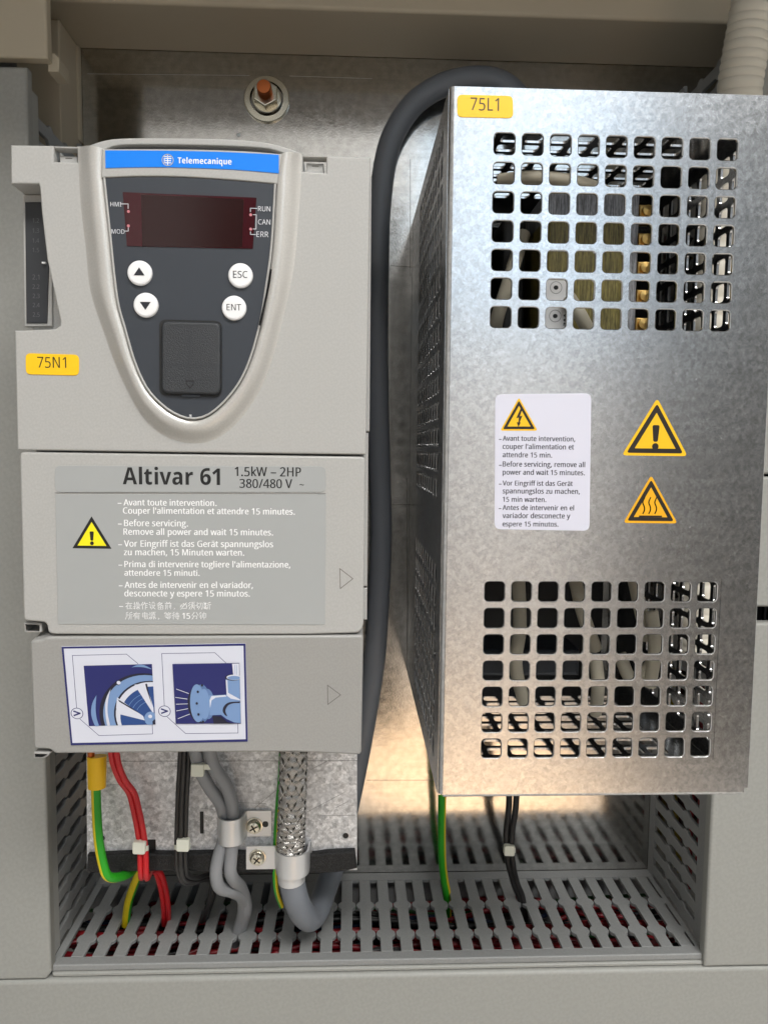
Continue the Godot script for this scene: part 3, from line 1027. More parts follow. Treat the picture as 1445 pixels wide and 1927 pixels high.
	dl.text("ERR", -34.74, 75.22, 4.3, 169.35, false)
	for s in [PackedVector2Array([Vector2(-82.94, 85.73), Vector2(-80.34, 85.79), Vector2(-80.37, 84.17)]), PackedVector2Array([Vector2(-81.88, 76.27), Vector2(-80.45, 76.3), Vector2(-80.43, 77.49)]), PackedVector2Array([Vector2(-36.88, 84.01), Vector2(-36.88, 85.26), Vector2(-34.55, 85.22)]), PackedVector2Array([Vector2(-35.89, 83.01), Vector2(-34.79, 83), Vector2(-34.88, 77.98), Vector2(-35.92, 78)]), PackedVector2Array([Vector2(-36.91, 77), Vector2(-36.92, 76.05), Vector2(-35.06, 76.03)])]:
		dl.stroke(s, 0.22, 169.36)
	obj("lettering", dl, M.print, panel)
	for q in [Vector3(-80.3, 83.16, 169.3), Vector3(-80.39, 78.15, 169.3), Vector3(-36.81, 82.94, 169.3), Vector3(-36.83, 77.9, 169.3)]:
		var e := MB.new()
		e.lathe(q.x, q.y, [[0.52, 169.3], [0.5, 169.42], [0, 169.45]], 14)
		obj("indicator", e, M.indicator if M.has("indicator") else mat(Color(0.62, 0.22, 0.25), 0.4), panel)
	# buttons
	var bi := 0
	for q in [Vector3(-76.55, 61.56, 170.4), Vector3(-74.56, 50.24, 170.4), Vector3(-40.53, 61.33, 170.4), Vector3(-42.91, 49.74, 170.4)]:
		var b := MB.new()
		b.lathe(q.x, q.y, [[4.45, 168.5], [4.42, 169.6], [4.2, 170.1], [3.7, 170.35], [0, 170.42]], 40)
		var bo := obj("button", b, M.white, panel)
		var g := MB.new()
		g.col = Color(0.022, 0.023, 0.03)
		if bi < 2:
			var u := 1.0 if bi == 0 else -1.0
			g.plate(PackedVector2Array([Vector2(q.x - 1.95, q.y - u * 1.0), Vector2(q.x + 1.95, q.y - u * 1.0), Vector2(q.x, q.y + u * 1.85)]), 170.5)
		else:
			g.text("ESC" if bi == 2 else "ENT", q.x - 2.55, q.y - 0.95, 5.2, 170.5, false, 1.0)
		obj("lettering", g, M.print, bo)
		bi += 1
	# socket cap
	var so := MB.new()
	so.slab(rounded(PackedVector2Array([Vector2(-70.01, 45.34), Vector2(-47.4, 45.14), Vector2(-47.61, 17.47), Vector2(-70.4, 17.96)]), 2.6), 168.5, 169.15)
	obj("socket_recess", so, M.black, panel)
	var sc := MB.new()
	sc.slab(rounded(PackedVector2Array([Vector2(-68.9, 44.58), Vector2(-47.58, 44.36), Vector2(-47.87, 18.31), Vector2(-69.26, 18.62)]), 2.6), 168.8, 171, 1.0)
	var cap := obj("socket_cap", sc, M.cap, panel)
	var cm := MB.new()
	cm.col = Color(0.006, 0.006, 0.007)
	cm.stroke(PackedVector2Array([Vector2(-60.11, 23.14), Vector2(-57.53, 23.17), Vector2(-57.63, 22.02), Vector2(-58.8, 20.57), Vector2(-60.03, 22.18), Vector2(-60.11, 23.14)]), 0.3, 171.04)
	obj("mark", cm, M.print, cap)
	var nt := MB.new()
	nt.box(Vector3(-62.1, 17.57, 169.2), Vector3(-55.52, 18.33, 169.2) + Vector3(0, 0, 0.7), 0.2)
	obj("cap_notch", nt, M.panel, cap)
	var tkk := MB.new()
	tkk.box(Vector3(-59.52, 9.77, 169), Vector3(-58.63, 11.14, 169) + Vector3(0, 0, 0.8), 0.3)
	obj("key", tkk, M.bright, panel)

	# equipment label on the upper cover
	var y1 := MB.new()
	y1.slab(rounded(PackedVector2Array([Vector2(-119.59, 32.98), Vector2(-100.29, 32.68), Vector2(-100.46, 25.04), Vector2(-119.71, 25.26)]), 1.9), 165.0, 165.25, 0.1)
	var yl := obj("yellow_label", y1, M.yellow, t)
	yl.set_meta("label", "yellow label reading 75N1")
	var yt := MB.new()
	yt.col = Color(0.045, 0.03, 0.008)
	yt.text("75N1", -115.43, 27.79, 10.48, 165.3, false, 1.12)
	obj("lettering", yt, M.print, yl)

	# middle cover with the rating plate
	var mc := MB.new()
	mc.slab(rounded(PackedVector2Array([Vector2(-122.97, -3.24), Vector2(5.27, -3.82), Vector2(5.06, -68.83), Vector2(3.44, -71.64), Vector2(-16.14, -72.15), Vector2(-66.66, -72.34), Vector2(-112.5, -72.11), Vector2(-114.45, -71.29), Vector2(-114.66, -67.61), Vector2(-123.32, -66.8)]), 1.7), 150.5, 165, 0.9)
	obj("middle_cover", mc, M.beige, t)
	var h1 := MB.new()
	h1.slab(rounded(PackedVector2Array([Vector2(-124.17, -67.87), Vector2(-117.32, -68.07), Vector2(-117.43, -71.98), Vector2(-123.99, -71.88)]), 0.7), 150.5, 163, 0.7)
	obj("hinge", h1, M.beige, t)
	var np := MB.new()
	np.slab(rounded(PackedVector2Array([Vector2(-110.14, -18.94), Vector2(-9.51, -18.21), Vector2(-9.64, -68.29), Vector2(-110.38, -68.1)]), 0.5), 165, 165.22, 0.05)
	np.slab(rounded(PackedVector2Array([Vector2(-110.07, -8.24), Vector2(-9.55, -7.66), Vector2(-9.51, -17.3), Vector2(-110.21, -18.05)]), 2.2), 165, 165.22, 0.05)
	var plate := obj("rating_plate", np, M.label_grey, t)
	var gl := MB.new()
	gl.col = Color(0.10, 0.095, 0.09)
	gl.stroke(PackedVector2Array([Vector2(-110.32, -18.34), Vector2(-9.61, -17.81)]), 0.16, 165.26)
	gl.col = Color(0.012, 0.012, 0.013)
	gl.text("Altivar 61", -85.22, -14.93, 36.04, 165.28, true, 1.06)
	gl.text("1.5kW – 2HP", -43.7, -11.5, 24.68, 165.28, false, 1.06)
	gl.text("380/480 V", -41.94, -15.92, 19.64, 165.28, false, 1.06)
	gl.text("~", -19.42, -15.85, 1.6, 165.28, false)
	gl.text("1.5kW – 2HP", -43.58, -11.5, 24.68, 165.3, false, 1.06)      # printed a little heavier than the regular weight
	gl.text("380/480 V", -41.82, -15.91, 19.64, 165.3, false, 1.06)
	gl.col = Color(0.88, 0.88, 0.88)
	gl.heavy = 0.1
	gl.text("Avant toute intervention.", -85.1, -22.84, 34.5, 165.28, false, 1.04)
	gl.text("Couper l'alimentation et attendre 15 minutes.", -85.36, -25.94, 64.06, 165.28, false, 1.04)
	gl.text("Before servicing.", -85.04, -30.66, 23.69, 165.28, false, 1.04)
	gl.text("Remove all power and wait 15 minutes.", -85.3, -33.9, 55.8, 165.28, false, 1.04)
	gl.text("Vor Eingriff ist das Gerät spannungslos", -85.18, -38.42, 55.67, 165.28, false, 1.04)
	gl.text("zu machen, 15 Minuten warten.", -85.3, -41.67, 44.9, 165.28, false, 1.04)
	gl.text("Prima di intervenire togliere l'alimentazione,", -85.18, -46.2, 62.16, 165.28, false, 1.04)
	gl.text("attendere 15 minuti.", -85.24, -49.48, 28.04, 165.28, false, 1.04)
	gl.text("Antes de intervenir en el variador,", -85.26, -54.12, 48.09, 165.28, false, 1.04)
	gl.text("desconecte y espere 15 minutos.", -85.38, -57.39, 47.03, 165.28, false, 1.04)
	gl.text("15", -63.82, -65.99, 2.9, 165.28, false, 1.04)
	for q in [Vector3(-86.64, -22.07, 165), Vector3(-86.69, -29.88, 165), Vector3(-86.73, -37.72, 165), Vector3(-86.77, -45.46, 165), Vector3(-86.78, -53.35, 165), Vector3(-86.76, -61.26, 165)]:
		gl.stroke(PackedVector2Array([Vector2(q.x - 0.5, q.y), Vector2(q.x + 0.7, q.y)]), 0.3, 165.28)
	var a0 := Vector3(-85.1, -59.59, 165)
	glyphs(gl, "在操作设备前，必须切断", a0, 2.94, 165.28)
	var a1 := Vector3(-85.17, -63.47, 165)
	glyphs(gl, "所有电源，等待", a1, 2.94, 165.28)
	var a2 := Vector3(-60.34, -63.45, 165)
	glyphs(gl, "分钟", a2, 2.94, 165.28)
	obj("lettering", gl, M.print, plate)
	warning(plate, Vector3(-96.98, -27.03, 165), Vector3(-104.3, -39.11, 165), Vector3(-89.82, -39.25, 165), 165.26, 1, Color(0.90, 0.80, 0.01), Color(0.012, 0.012, 0.012))
	var em := MB.new()
	em.col = Color(0.17, 0.155, 0.14)
	em.stroke(PackedVector2Array([Vector2(-4.14, -46.55), Vector2(0.85, -50.44), Vector2(-3.9, -54.25), Vector2(-4.14, -46.55)]), 0.3, 165.04)
	obj("embossed_arrow", em, M.print, t)

	# lower cover: leans back a little, with the picture sticker
	var pivot := Vector3(-121.21, -72.72, 165)
	var lean := Transform3D(Basis(Vector3(1, 0, 0), deg_to_rad(8.0)), Vector3.ZERO)
	var hang := Transform3D(lean.basis, Vector3(0, pivot.y, 165) - lean.basis * Vector3(0, pivot.y, 165))
	var lo := MB.new()
	lo.xf = hang
	lo.slab(rounded(PackedVector2Array([Vector2(-114.9, -73.14), Vector2(5.09, -72.57), Vector2(4.73, -123.58), Vector2(-20.63, -122.08), Vector2(-68.73, -121.85), Vector2(-115.79, -122.06), Vector2(-117.1, -120.03), Vector2(-123.64, -119.99), Vector2(-121.27, -74.57), Vector2(-116.51, -74.16)]), 1.9), 146, 165, 1.1)
	obj("lower_cover", lo, M.lower, t)
	var h2 := MB.new()
	h2.slab(rounded(PackedVector2Array([Vector2(-123.94, -120.7), Vector2(-117.18, -120.96), Vector2(-118.25, -122.67), Vector2(-120.53, -123.63), Vector2(-123.91, -123.49)]), 0.6), 148, 158, 0.7)
	obj("hinge", h2, M.lower, t)
	var ea := MB.new()
	ea.xf = hang
	ea.col = Color(0.14, 0.13, 0.125)
	ea.stroke(PackedVector2Array([Vector2(-8.72, -93.19), Vector2(-3.63, -97.3), Vector2(-8.62, -101.33), Vector2(-8.72, -93.19)]), 0.28, 165.04)
	obj("embossed_arrow", ea, M.print, t)
	pictures(t, hang)

# a warning triangle lying at height z: apex, left and right base corners; sign 1 exclamation mark, 2 lightning, 3 hot surface
func warning(parent: Node, top: Vector3, left: Vector3, right: Vector3, z: float, sign: int, tone: Color, ink: Color) -> void:
	var A := Vector2(top.x, top.y)
	var B := Vector2(left.x, left.y)
	var C := Vector2(right.x, right.y)
	var G := (A + B + C) / 3.0
	var k := func(s: float) -> PackedVector2Array: return PackedVector2Array([G + (A - G) * s, G + (B - G) * s, G + (C - G) * s])
	var w := C.x - B.x
	var h := A.y - B.y
	var b := MB.new()
	if sign == 1 and w < 16.0:
		b.col = ink
		b.plate(k.call(1.0), z)
		b.col = tone
		b.plate(k.call(0.74), z + 0.03)
	else:
		b.col = tone
		b.plate(rounded(k.call(1.0), w * 0.07), z)
		b.col = ink
		b.plate(rounded(k.call(0.86), w * 0.05), z + 0.03)
		b.col = tone
		b.plate(rounded(k.call(0.62), w * 0.01), z + 0.06)
	b.col = ink
	var zz := z + 0.09
	if sign == 1:
		b.plate(rounded(PackedVector2Array([Vector2(G.x - w * 0.055, G.y + h * 0.20), Vector2(G.x + w * 0.055, G.y + h * 0.20), Vector2(G.x + w * 0.035, G.y - h * 0.09), Vector2(G.x - w * 0.035, G.y - h * 0.09)]), w * 0.03), zz)
		b.plate(oval(G.x, G.y - h * 0.17, w * 0.05, w * 0.05, 18), zz)
	elif sign == 2:
		b.plate(PackedVector2Array([G + Vector2(w * 0.03, h * 0.32), G + Vector2(-w * 0.075, h * 0.04), G + Vector2(-w * 0.005, h * 0.06), G + Vector2(-w * 0.015, -h * 0.1), G + Vector2(w * 0.015, -h * 0.1), G + Vector2(w * 0.09, h * 0.125), G + Vector2(w * 0.02, h * 0.1), G + Vector2(w * 0.085, h * 0.32)]), zz)
		b.plate(PackedVector2Array([G + Vector2(-w * 0.06, -h * 0.08), G + Vector2(w * 0.05, -h * 0.08), G + Vector2(-w * 0.01, -h * 0.22)]), zz + 0.02)
	else:
		for i in 3:
			var x := G.x + (i - 1) * w * 0.11 - w * 0.03
			b.stroke(curved(PackedVector2Array([Vector2(x + w * 0.02, G.y + h * 0.20), Vector2(x - w * 0.01, G.y + h * 0.10), Vector2(x + w * 0.02, G.y + h * 0.01), Vector2(x + w * 0.025, G.y - h * 0.06), Vector2(x - w * 0.0, G.y - h * 0.13)]), 4), w * 0.022, zz)
		b.stroke(PackedVector2Array([Vector2(G.x - w * 0.2, G.y - h * 0.19), Vector2(G.x + w * 0.2, G.y - h * 0.19)]), w * 0.028, zz)
	obj("warning_triangle", b, M.print, parent)

const STROKES := {
	"在": "13e3 60651a 474f 78d8 a5ae 6eee", "操": "1444 303f1d 0a58 70b0b37370 6494976764 b4e4e7b7b4 5aea a8af aa6e aaee", "作": "4007 353f 8056 73e3 939f 97d7 9bdb",
	"设": "1032 05353d5b 707465 70b0b4d4 67d79b5f 79df", "备": "6015 42c218 44e8 38d8df3f38 888f 3bdb", "前": "4062 b092 13e3 262f 26666f 2969 2c6c a6ac d5dfce",
	"，": "5d3f", "必": "260b 454dddd9 6285 c5e9 d11f", "须": "5013 5418 592f 70e0 a092 838c 83d3dc a5a96f aaef", "切": "0772 303c69 72e2dfbe a2995f",
	"断": "101e7e 414d 1777 2235 6253 472c 476c e092 929a7f 95f5 c5cf", "所": "6021 212a0f 24646828 e092 929a7f 95f5 c5cf", "有": "13e3 7009 464f 46c6cfae 49c9 4ccc",
	"电": "32d2da3a32 36d6 808eeeeb", "源": "1133 0526 0f3a 50e0 50594f a192 73d3d87873 75d5 a8af 7a5e caee", "等": "2003 2262 4254 9074 82e2 b2c4 35b5 7478 18e8 2bdb a9af8e 5c7e",
	"待": "4013 4407 262f 73d3 a0a6 56e6 59e9 c7cfae 7b9d", "分": "6017 a0e7 38b8be9d 681f", "钟": "3004 2252 1656 363e5c 0a5a 73e3eb7b73 a0af",
}

func glyphs(b: MB, s: String, at: Vector3, size: float, z: float) -> void:
	var x := at.x
	for ch in s:
		for poly in STROKES[ch].split(" "):
			var p := PackedVector2Array()
			for i in range(0, poly.length() - 1, 2):
				p.append(Vector2(x + poly.substr(i, 1).hex_to_int() * size * 0.92 / 15.0, at.y - poly.substr(i + 1, 1).hex_to_int() * size * 0.92 / 15.0))
			b.stroke(p, size * 0.072, z)
		x += size

# the printed sticker on the lower cover: a fan and a pump, flat shapes
func pictures(t: Node3D, hang: Transform3D) -> void:
	var navy := Color(0.018, 0.022, 0.14)
	var pale := Color(0.68, 0.70, 0.79)
	var sky := Color(0.19, 0.31, 0.55)
	var deep := Color(0.02, 0.07, 0.24)
	var dark := Color(0.012, 0.012, 0.035)
	var st := MB.new()
	st.xf = hang
	st.slab(PackedVector2Array([Vector2(-109.51, -76.92), Vector2(-40.03, -75.65), Vector2(-40.07, -117.08), Vector2(-109.05, -118.21)]), 165.0, 165.2, 0.05)
	var sticker := obj("picture_sticker", st, M.sticker, t)
	var b := MB.new()
	b.xf = hang
	var z := [165.23]
	var fill := func(p: PackedVector2Array, c: Color, clip := PackedVector2Array()) -> void:
		b.col = c
		z[0] += 0.012
		if clip.is_empty():
			b.plate(p, z[0])
		else:
			for q in Geometry2D.intersect_polygons(p, clip):
				b.plate(q, z[0])
	var line := func(p: PackedVector2Array, c: Color, w: float) -> void:
		b.col = c
		z[0] += 0.006
		b.stroke(p, w, z[0])
	fill.call(PackedVector2Array([Vector2(-109.46, -76.98), Vector2(-40.08, -75.7), Vector2(-40.12, -117.03), Vector2(-108.99, -118.16)]), navy)
	fill.call(PackedVector2Array([Vector2(-108.71, -77.72), Vector2(-40.87, -76.61), Vector2(-40.91, -115.98), Vector2(-108.29, -117.18)]), pale)
	line.call(PackedVector2Array([Vector2(-81.18, -83.91), Vector2(-85.31, -79.99), Vector2(-105.68, -80.5), Vector2(-105.61, -102.13)]), navy, 0.2)
	line.call(PackedVector2Array([Vector2(-104.63, -107), Vector2(-97.86, -114.04), Vector2(-77.1, -113.46), Vector2(-77.03, -109.32)]), navy, 0.2)
	line.call(PackedVector2Array([Vector2(-47.78, -83.6), Vector2(-51.83, -79.45), Vector2(-71.97, -79.74), Vector2(-72, -101.46)]), navy, 0.2)
	line.call(PackedVector2Array([Vector2(-71.12, -106.19), Vector2(-64.33, -113.37), Vector2(-43.86, -113.27), Vector2(-43.84, -109.17)]), navy, 0.2)
	var px := 0.0508      # one step of the tracing above in mm
	for q in [Vector3(-105.61, -104.57, 161.5), Vector3(-72.03, -103.78, 161.5)]:
		fill.call(oval(q.x, q.y, 47 * px, 47 * px), navy)
		fill.call(oval(q.x, q.y, 42 * px, 42 * px), pale)
		line.call(PackedVector2Array([Vector2(q.x - 1.1, q.y + 0.95), Vector2(q.x + 1.05, q.y + 0.05), Vector2(q.x - 1.1, q.y - 0.8)]), navy, 0.62)
	# fan
	var sq := PackedVector2Array([Vector2(-101.7, -84.67), Vector2(-75.88, -84.03), Vector2(-75.72, -109.32), Vector2(-101.42, -109.94)])
	fill.call(sq, navy)
	var c1 := Vector2(-78.85, -105.45)
	fill.call(oval(c1.x - 14 * px, c1.y, 345 * px, 348 * px, 48), dark, sq)
	fill.call(oval(c1.x, c1.y, 330 * px, 333 * px, 48), sky, sq)
	var c2 := Vector2(-76.71, -105.56)
	fill.call(oval(c2.x - 8 * px, c2.y + 4 * px, 283 * px, 284 * px, 48), dark, sq)
	fill.call(oval(c2.x, c2.y, 277 * px, 278 * px, 48), pale, sq)
	fill.call(oval(c2.x + 14 * px, c2.y - 20 * px, 258 * px, 262 * px, 48), deep, sq)
	for r in [215.0, 180.0, 145.0]:
		var ap := PackedVector2Array()
		for i in 12:
			ap.append(c2 + Vector2(14 * px, -20 * px) + Vector2(r * px, 0).rotated(deg_to_rad(112 + i * 3.6)))
		line.call(ap, sky, 0.18)
	fill.call(PackedVector2Array([Vector2(-82.98, -92.5), Vector2(-78.5, -92.09), Vector2(-76.14, -102.26), Vector2(-76.18, -104.43), Vector2(-76.8, -103.88)]), pale, sq)
	fill.call(PackedVector2Array([Vector2(-78.86, -92.25), Vector2(-78.38, -94.68), Vector2(-77.54, -97.92), Vector2(-76.65, -101.17), Vector2(-77.71, -95.22), Vector2(-78.08, -92.09)]), dark, sq)
	fill.call(PackedVector2Array([Vector2(-89.84, -97.76), Vector2(-80.28, -105.77), Vector2(-79.78, -107.56), Vector2(-89.96, -104.69), Vector2(-90.49, -102.19)]), pale, sq)
	fill.call(PackedVector2Array([Vector2(-89.64, -98.52), Vector2(-85.53, -101.4), Vector2(-81.1, -104.95), Vector2(-84.51, -102.76), Vector2(-89.14, -99.6)]), dark, sq)
	fill.call(oval(c2.x - 14 * px, c2.y - 26 * px, 48 * px, 60 * px), sky, sq)
	fill.call(oval(c2.x - 17 * px, c2.y - 6 * px, 15 * px, 15 * px), pale, sq)
	fill.call(PackedVector2Array([Vector2(-76.86, -108.12), Vector2(-76.22, -107.25), Vector2(-75.69, -107.15), Vector2(-75.72, -109.32), Vector2(-76.77, -109.32)]), dark, sq)
	fill.call(curved(PackedVector2Array([Vector2(-97.61, -96.76), Vector2(-99.45, -100.26), Vector2(-100.15, -104.31), Vector2(-99.7, -107.56), Vector2(-98.82, -109.85), Vector2(-97.56, -109.69), Vector2(-98.17, -106.49), Vector2(-98.29, -102.16), Vector2(-97.61, -96.76)]), 4), sky, sq)
	fill.call(curved(PackedVector2Array([Vector2(-83.69, -85.3), Vector2(-81.08, -84.23), Vector2(-78.74, -84.4), Vector2(-75.96, -86.07), Vector2(-79.02, -85.31), Vector2(-81.61, -85.14), Vector2(-83.69, -85.3)]), 4), sky, sq)
	fill.call(curved(PackedVector2Array([Vector2(-92.05, -94.2), Vector2(-94.06, -98.4), Vector2(-94.67, -103.26), Vector2(-94.33, -109.33), Vector2(-93.28, -109.33), Vector2(-93.81, -104.34), Vector2(-93.29, -98.94), Vector2(-92.05, -94.2)]), 4), pale, sq)
	var c3 := Vector2(-88.84, -91.62)
	fill.call(oval(c3.x - 5 * px, c3.y - 4 * px, 17 * px, 17 * px), dark)
	fill.call(oval(c3.x, c3.y, 15 * px, 15 * px), pale)
	# pump
	var s2 := PackedVector2Array([Vector2(-68.06, -83.93), Vector2(-42.53, -83.55), Vector2(-42.57, -109.07), Vector2(-67.86, -109.04)])
	fill.call(s2, navy)
	var e := Vector2(-58.37, -100.35)
	fill.call(oval(e.x + 2 * px, e.y - 6 * px, 92 * px, 160 * px), dark, s2)
	fill.call(oval(e.x + 22 * px, e.y, 60 * px, 158 * px), deep.lerp(sky, 0.5), s2)
	fill.call(oval(e.x - 15 * px, e.y, 56 * px, 158 * px), sky, s2)
	fill.call(oval(e.x + 64 * px, e.y - 6 * px, 50 * px, 126 * px), deep.lerp(sky, 0.6), s2)
	fill.call(oval(e.x + 38 * px, e.y - 6 * px, 40 * px, 126 * px), sky, s2)
	fill.call(PackedVector2Array([Vector2(-53.62, -105.63), Vector2(-50.2, -105.92), Vector2(-47.85, -108.27), Vector2(-44.68, -109.17), Vector2(-53.13, -109.12)]), dark, s2)
	fill.call(PackedVector2Array([Vector2(-54.5, -97.03), Vector2(-47.5, -96.68), Vector2(-47.87, -89.64), Vector2(-42.57, -90.46), Vector2(-42.67, -108.85), Vector2(-45.21, -108.51), Vector2(-48.1, -107.02), Vector2(-50.2, -105.21), Vector2(-54.57, -105.4)]), sky, s2)
	fill.call(PackedVector2Array([Vector2(-53.66, -97.25), Vector2(-48.29, -96.84), Vector2(-47.77, -97.49), Vector2(-51.98, -97.91), Vector2(-53.67, -99.1), Vector2(-54.33, -102.36), Vector2(-54.41, -99.1)]), pale, s2)
	fill.call(PackedVector2Array([Vector2(-47.93, -90.45), Vector2(-47.3, -90.72), Vector2(-47.23, -95.87), Vector2(-42.62, -98.71), Vector2(-42.62, -99.14), Vector2(-46.2, -98.37), Vector2(-47.77, -97.06)]), pale, s2)
	fill.call(curved(PackedVector2Array([Vector2(-42.73, -99.58), Vector2(-46.73, -99.89), Vector2(-48.75, -101.29), Vector2(-49.5, -103.47), Vector2(-48.77, -105.21), Vector2(-47.83, -105.76), Vector2(-48.44, -103.47), Vector2(-47.27, -101.19), Vector2(-45.16, -100.33), Vector2(-42.73, -100.23)]), 4), dark, s2)
	var pe := Vector2(-45.05, -89.5)
	fill.call(oval(pe.x, pe.y, 62 * px, 26 * px), dark, s2)
	fill.call(oval(pe.x + 8 * px, pe.y + 1 * px, 58 * px, 22 * px), pale, s2)
	fill.call(oval(pe.x + 6 * px, pe.y - 3 * px, 50 * px, 16 * px), sky, s2)
	fill.call(PackedVector2Array([Vector2(-45.32, -83.76), Vector2(-42.64, -83.71), Vector2(-42.67, -88.52), Vector2(-44.98, -88.3)]), pale, s2)
	for x in [1305.0, 1318.0]:
		line.call(PackedVector2Array([pe + Vector2((x - 1290) * px, 100 * px), pe + Vector2((x - 1290) * px, 25 * px)]), sky, 0.15)
	for q in [Vector2(-57.07, -92.69), Vector2(-58.77, -95.41), Vector2(-59.35, -100.28), Vector2(-58.87, -104.95), Vector2(-57.21, -108.07)]:
		fill.call(oval(q.x, q.y, 9 * px, 11 * px, 12), dark)
	for s in [PackedVector2Array([Vector2(-66.89, -94.23), Vector2(-62.35, -96.08)]), PackedVector2Array([Vector2(-67.35, -97.69), Vector2(-63.01, -98.41)]), PackedVector2Array([Vector2(-67.23, -100.56), Vector2(-62.93, -100.42)]), PackedVector2Array([Vector2(-67.26, -103.38), Vector2(-62.95, -102.48)]), PackedVector2Array([Vector2(-66.78, -106.65), Vector2(-62.29, -104.77)])]:
		line.call(s, pale, 0.26)
	obj("printed_picture", b, M.print, sticker)

# ---------------------------------------------------------------- the perforated enclosure
func choke() -> void:
	var t := thing("perforated_enclosure", Vector3(95, -136, 80), "perforated galvanized metal enclosure with warning triangles and a white notice", "metal enclosure")
	var f := MB.new()
	f.sieve(36.4, -134.4, 155.6, 129.7, 167.8, 169, [[54.8, 110.2, 9, 7, 10.33, 10.32], [54.8, -54.6, 9, 7, 10.31, 10.27]])
	obj("front_panel", f, M.zinc, t)
	# rounded bend between the front and the left side
	var bend := MB.new()
	for i in 5:
		var a := PI / 2.0 * i / 5
		var b := PI / 2.0 * (i + 1) / 5
		var pa := Vector3(36.4 - 1.9 * sin(a), 0, 167.1 + 1.9 * cos(a))
		var pb := Vector3(36.4 - 1.9 * sin(b), 0, 167.1 + 1.9 * cos(b))
		var na := Vector3(-sin(a), 0, cos(a))
		var nb := Vector3(-sin(b), 0, cos(b))
		bend.quad(pa + Vector3(0, -134.4, 0), pb + Vector3(0, -134.4, 0), pb + Vector3(0, 129.7, 0), pa + Vector3(0, 129.7, 0), na, nb, nb, na)
	for i in 5:
		var a := PI / 2.0 * i / 5
		var b := PI / 2.0 * (i + 1) / 5
		var pa := Vector3(0, -134.4 - 1.5 * sin(a), 167.5 + 1.5 * cos(a))
		var pb := Vector3(0, -134.4 - 1.5 * sin(b), 167.5 + 1.5 * cos(b))
		var na := Vector3(0, -sin(a), cos(a))
		var nb := Vector3(0, -sin(b), cos(b))
		bend.quad(pa + Vector3(36.4, 0, 0), pb + Vector3(36.4, 0, 0), pb + Vector3(155.0, 0, 0), pa + Vector3(155.0, 0, 0), na, nb, nb, na)
	obj("folded_edge", bend, M.zinc, t)
	var l := MB.new()       # left side: outline x is depth
	l.xf = Transform3D(Basis(Vector3(0, 0, 1), Vector3(0, 1, 0), Vector3(-1, 0, 0)), Vector3.ZERO)
	l.sieve(1.0, -135.4, 167.1, 129.5, -35.6, -34.4, [[54.0, 118.5, 10, 14, 10.4, 10.4], [54.0, -51.4, 10, 8, 10.4, 10.2]])
	obj("left_side", l, M.zinc, t)
	var r := MB.new()
	r.xf = Transform3D(Basis(Vector3(0, 0, -1), Vector3(0, 1, 0), Vector3(1, 0, 0)), Vector3.ZERO)
	r.sieve(-165, -134.5, -1.0, 129.0, 156.6, 157.8, [[-147.6, 118.5, 10, 14, 10.4, 10.4], [-147.6, -51.4, 10, 8, 10.4, 10.2]])
	obj("right_side", r, M.zinc, t)
	for k in 2:
		var m := MB.new()
		var y := 129.4 if k == 0 else -134.2
		m.xf = Transform3D(Basis(Vector3(1, 0, 0), Vector3(0, 0, -1), Vector3(0, 1, 0)), Vector3.ZERO)
		m.sieve(36, -167.5, 156.4, -1.0, y - 1.2, y, [[54.8, -54.0, 9, 10, 10.33, 10.4]])
		obj("top_side" if k == 0 else "bottom_side", m, M.zinc, t)
	var flange := MB.new()
	flange.box(Vector3(155.9, -134.2, 160), Vector3(158.6, 129, 166.5), 0.3)
	obj("side_flange", flange, M.zinc, t)
	# what shows through the holes: a laminated core in its bobbin, brass terminals, cream leads
	var core := MB.new()
	core.box(Vector3(80, 20, 20), Vector3(119, 106, 131.5), 1.0)
	obj("laminated_core", core, M.core, t)
	var wind := MB.new()
	wind.box(Vector3(79.5, 22, 40), Vector3(113, 94.5, 133.5), 2.5)
	obj("winding", wind, M.winding, t)
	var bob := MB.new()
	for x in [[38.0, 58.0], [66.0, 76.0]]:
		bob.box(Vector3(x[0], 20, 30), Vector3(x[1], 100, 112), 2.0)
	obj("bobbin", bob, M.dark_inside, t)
	for i in 5:
		var br := MB.new()
		br.box(Vector3(119.5, 50 + i * 11.6, 118), Vector3(127, 55.5 + i * 11.6, 130), 0.6)
		br.lathe(122.5, 52.7 + i * 11.6, [[2.2, 130], [2.2, 132], [0, 132.4]], 14)
		obj("brass_terminal", br, M.brass, t)
	var tagm := MB.new()
	tagm.box(Vector3(78, 44, 135.6), Vector3(89, 69, 136.0))
	var tg := obj("paper_tag", tagm, M.white, t)
	var tt := MB.new()
	tt.col = Color(0.015, 0.015, 0.015)
	for q in [54.5, 66.0]:
		tt.plate(oval(83.6, q, 1.0, 0.9, 14), 136.1)
		tt.ring(83.6, q, 2.4, 0.15, 136.1)
	tt.xf = Transform3D(Basis(Vector3(0, 0, 1), PI / 2.0), Vector3(88.2, 50.5, 136.1))
	tt.text("ZAA", 0, -1.0, 5.2, 0, true)
	obj("lettering", tt, M.print, tg)
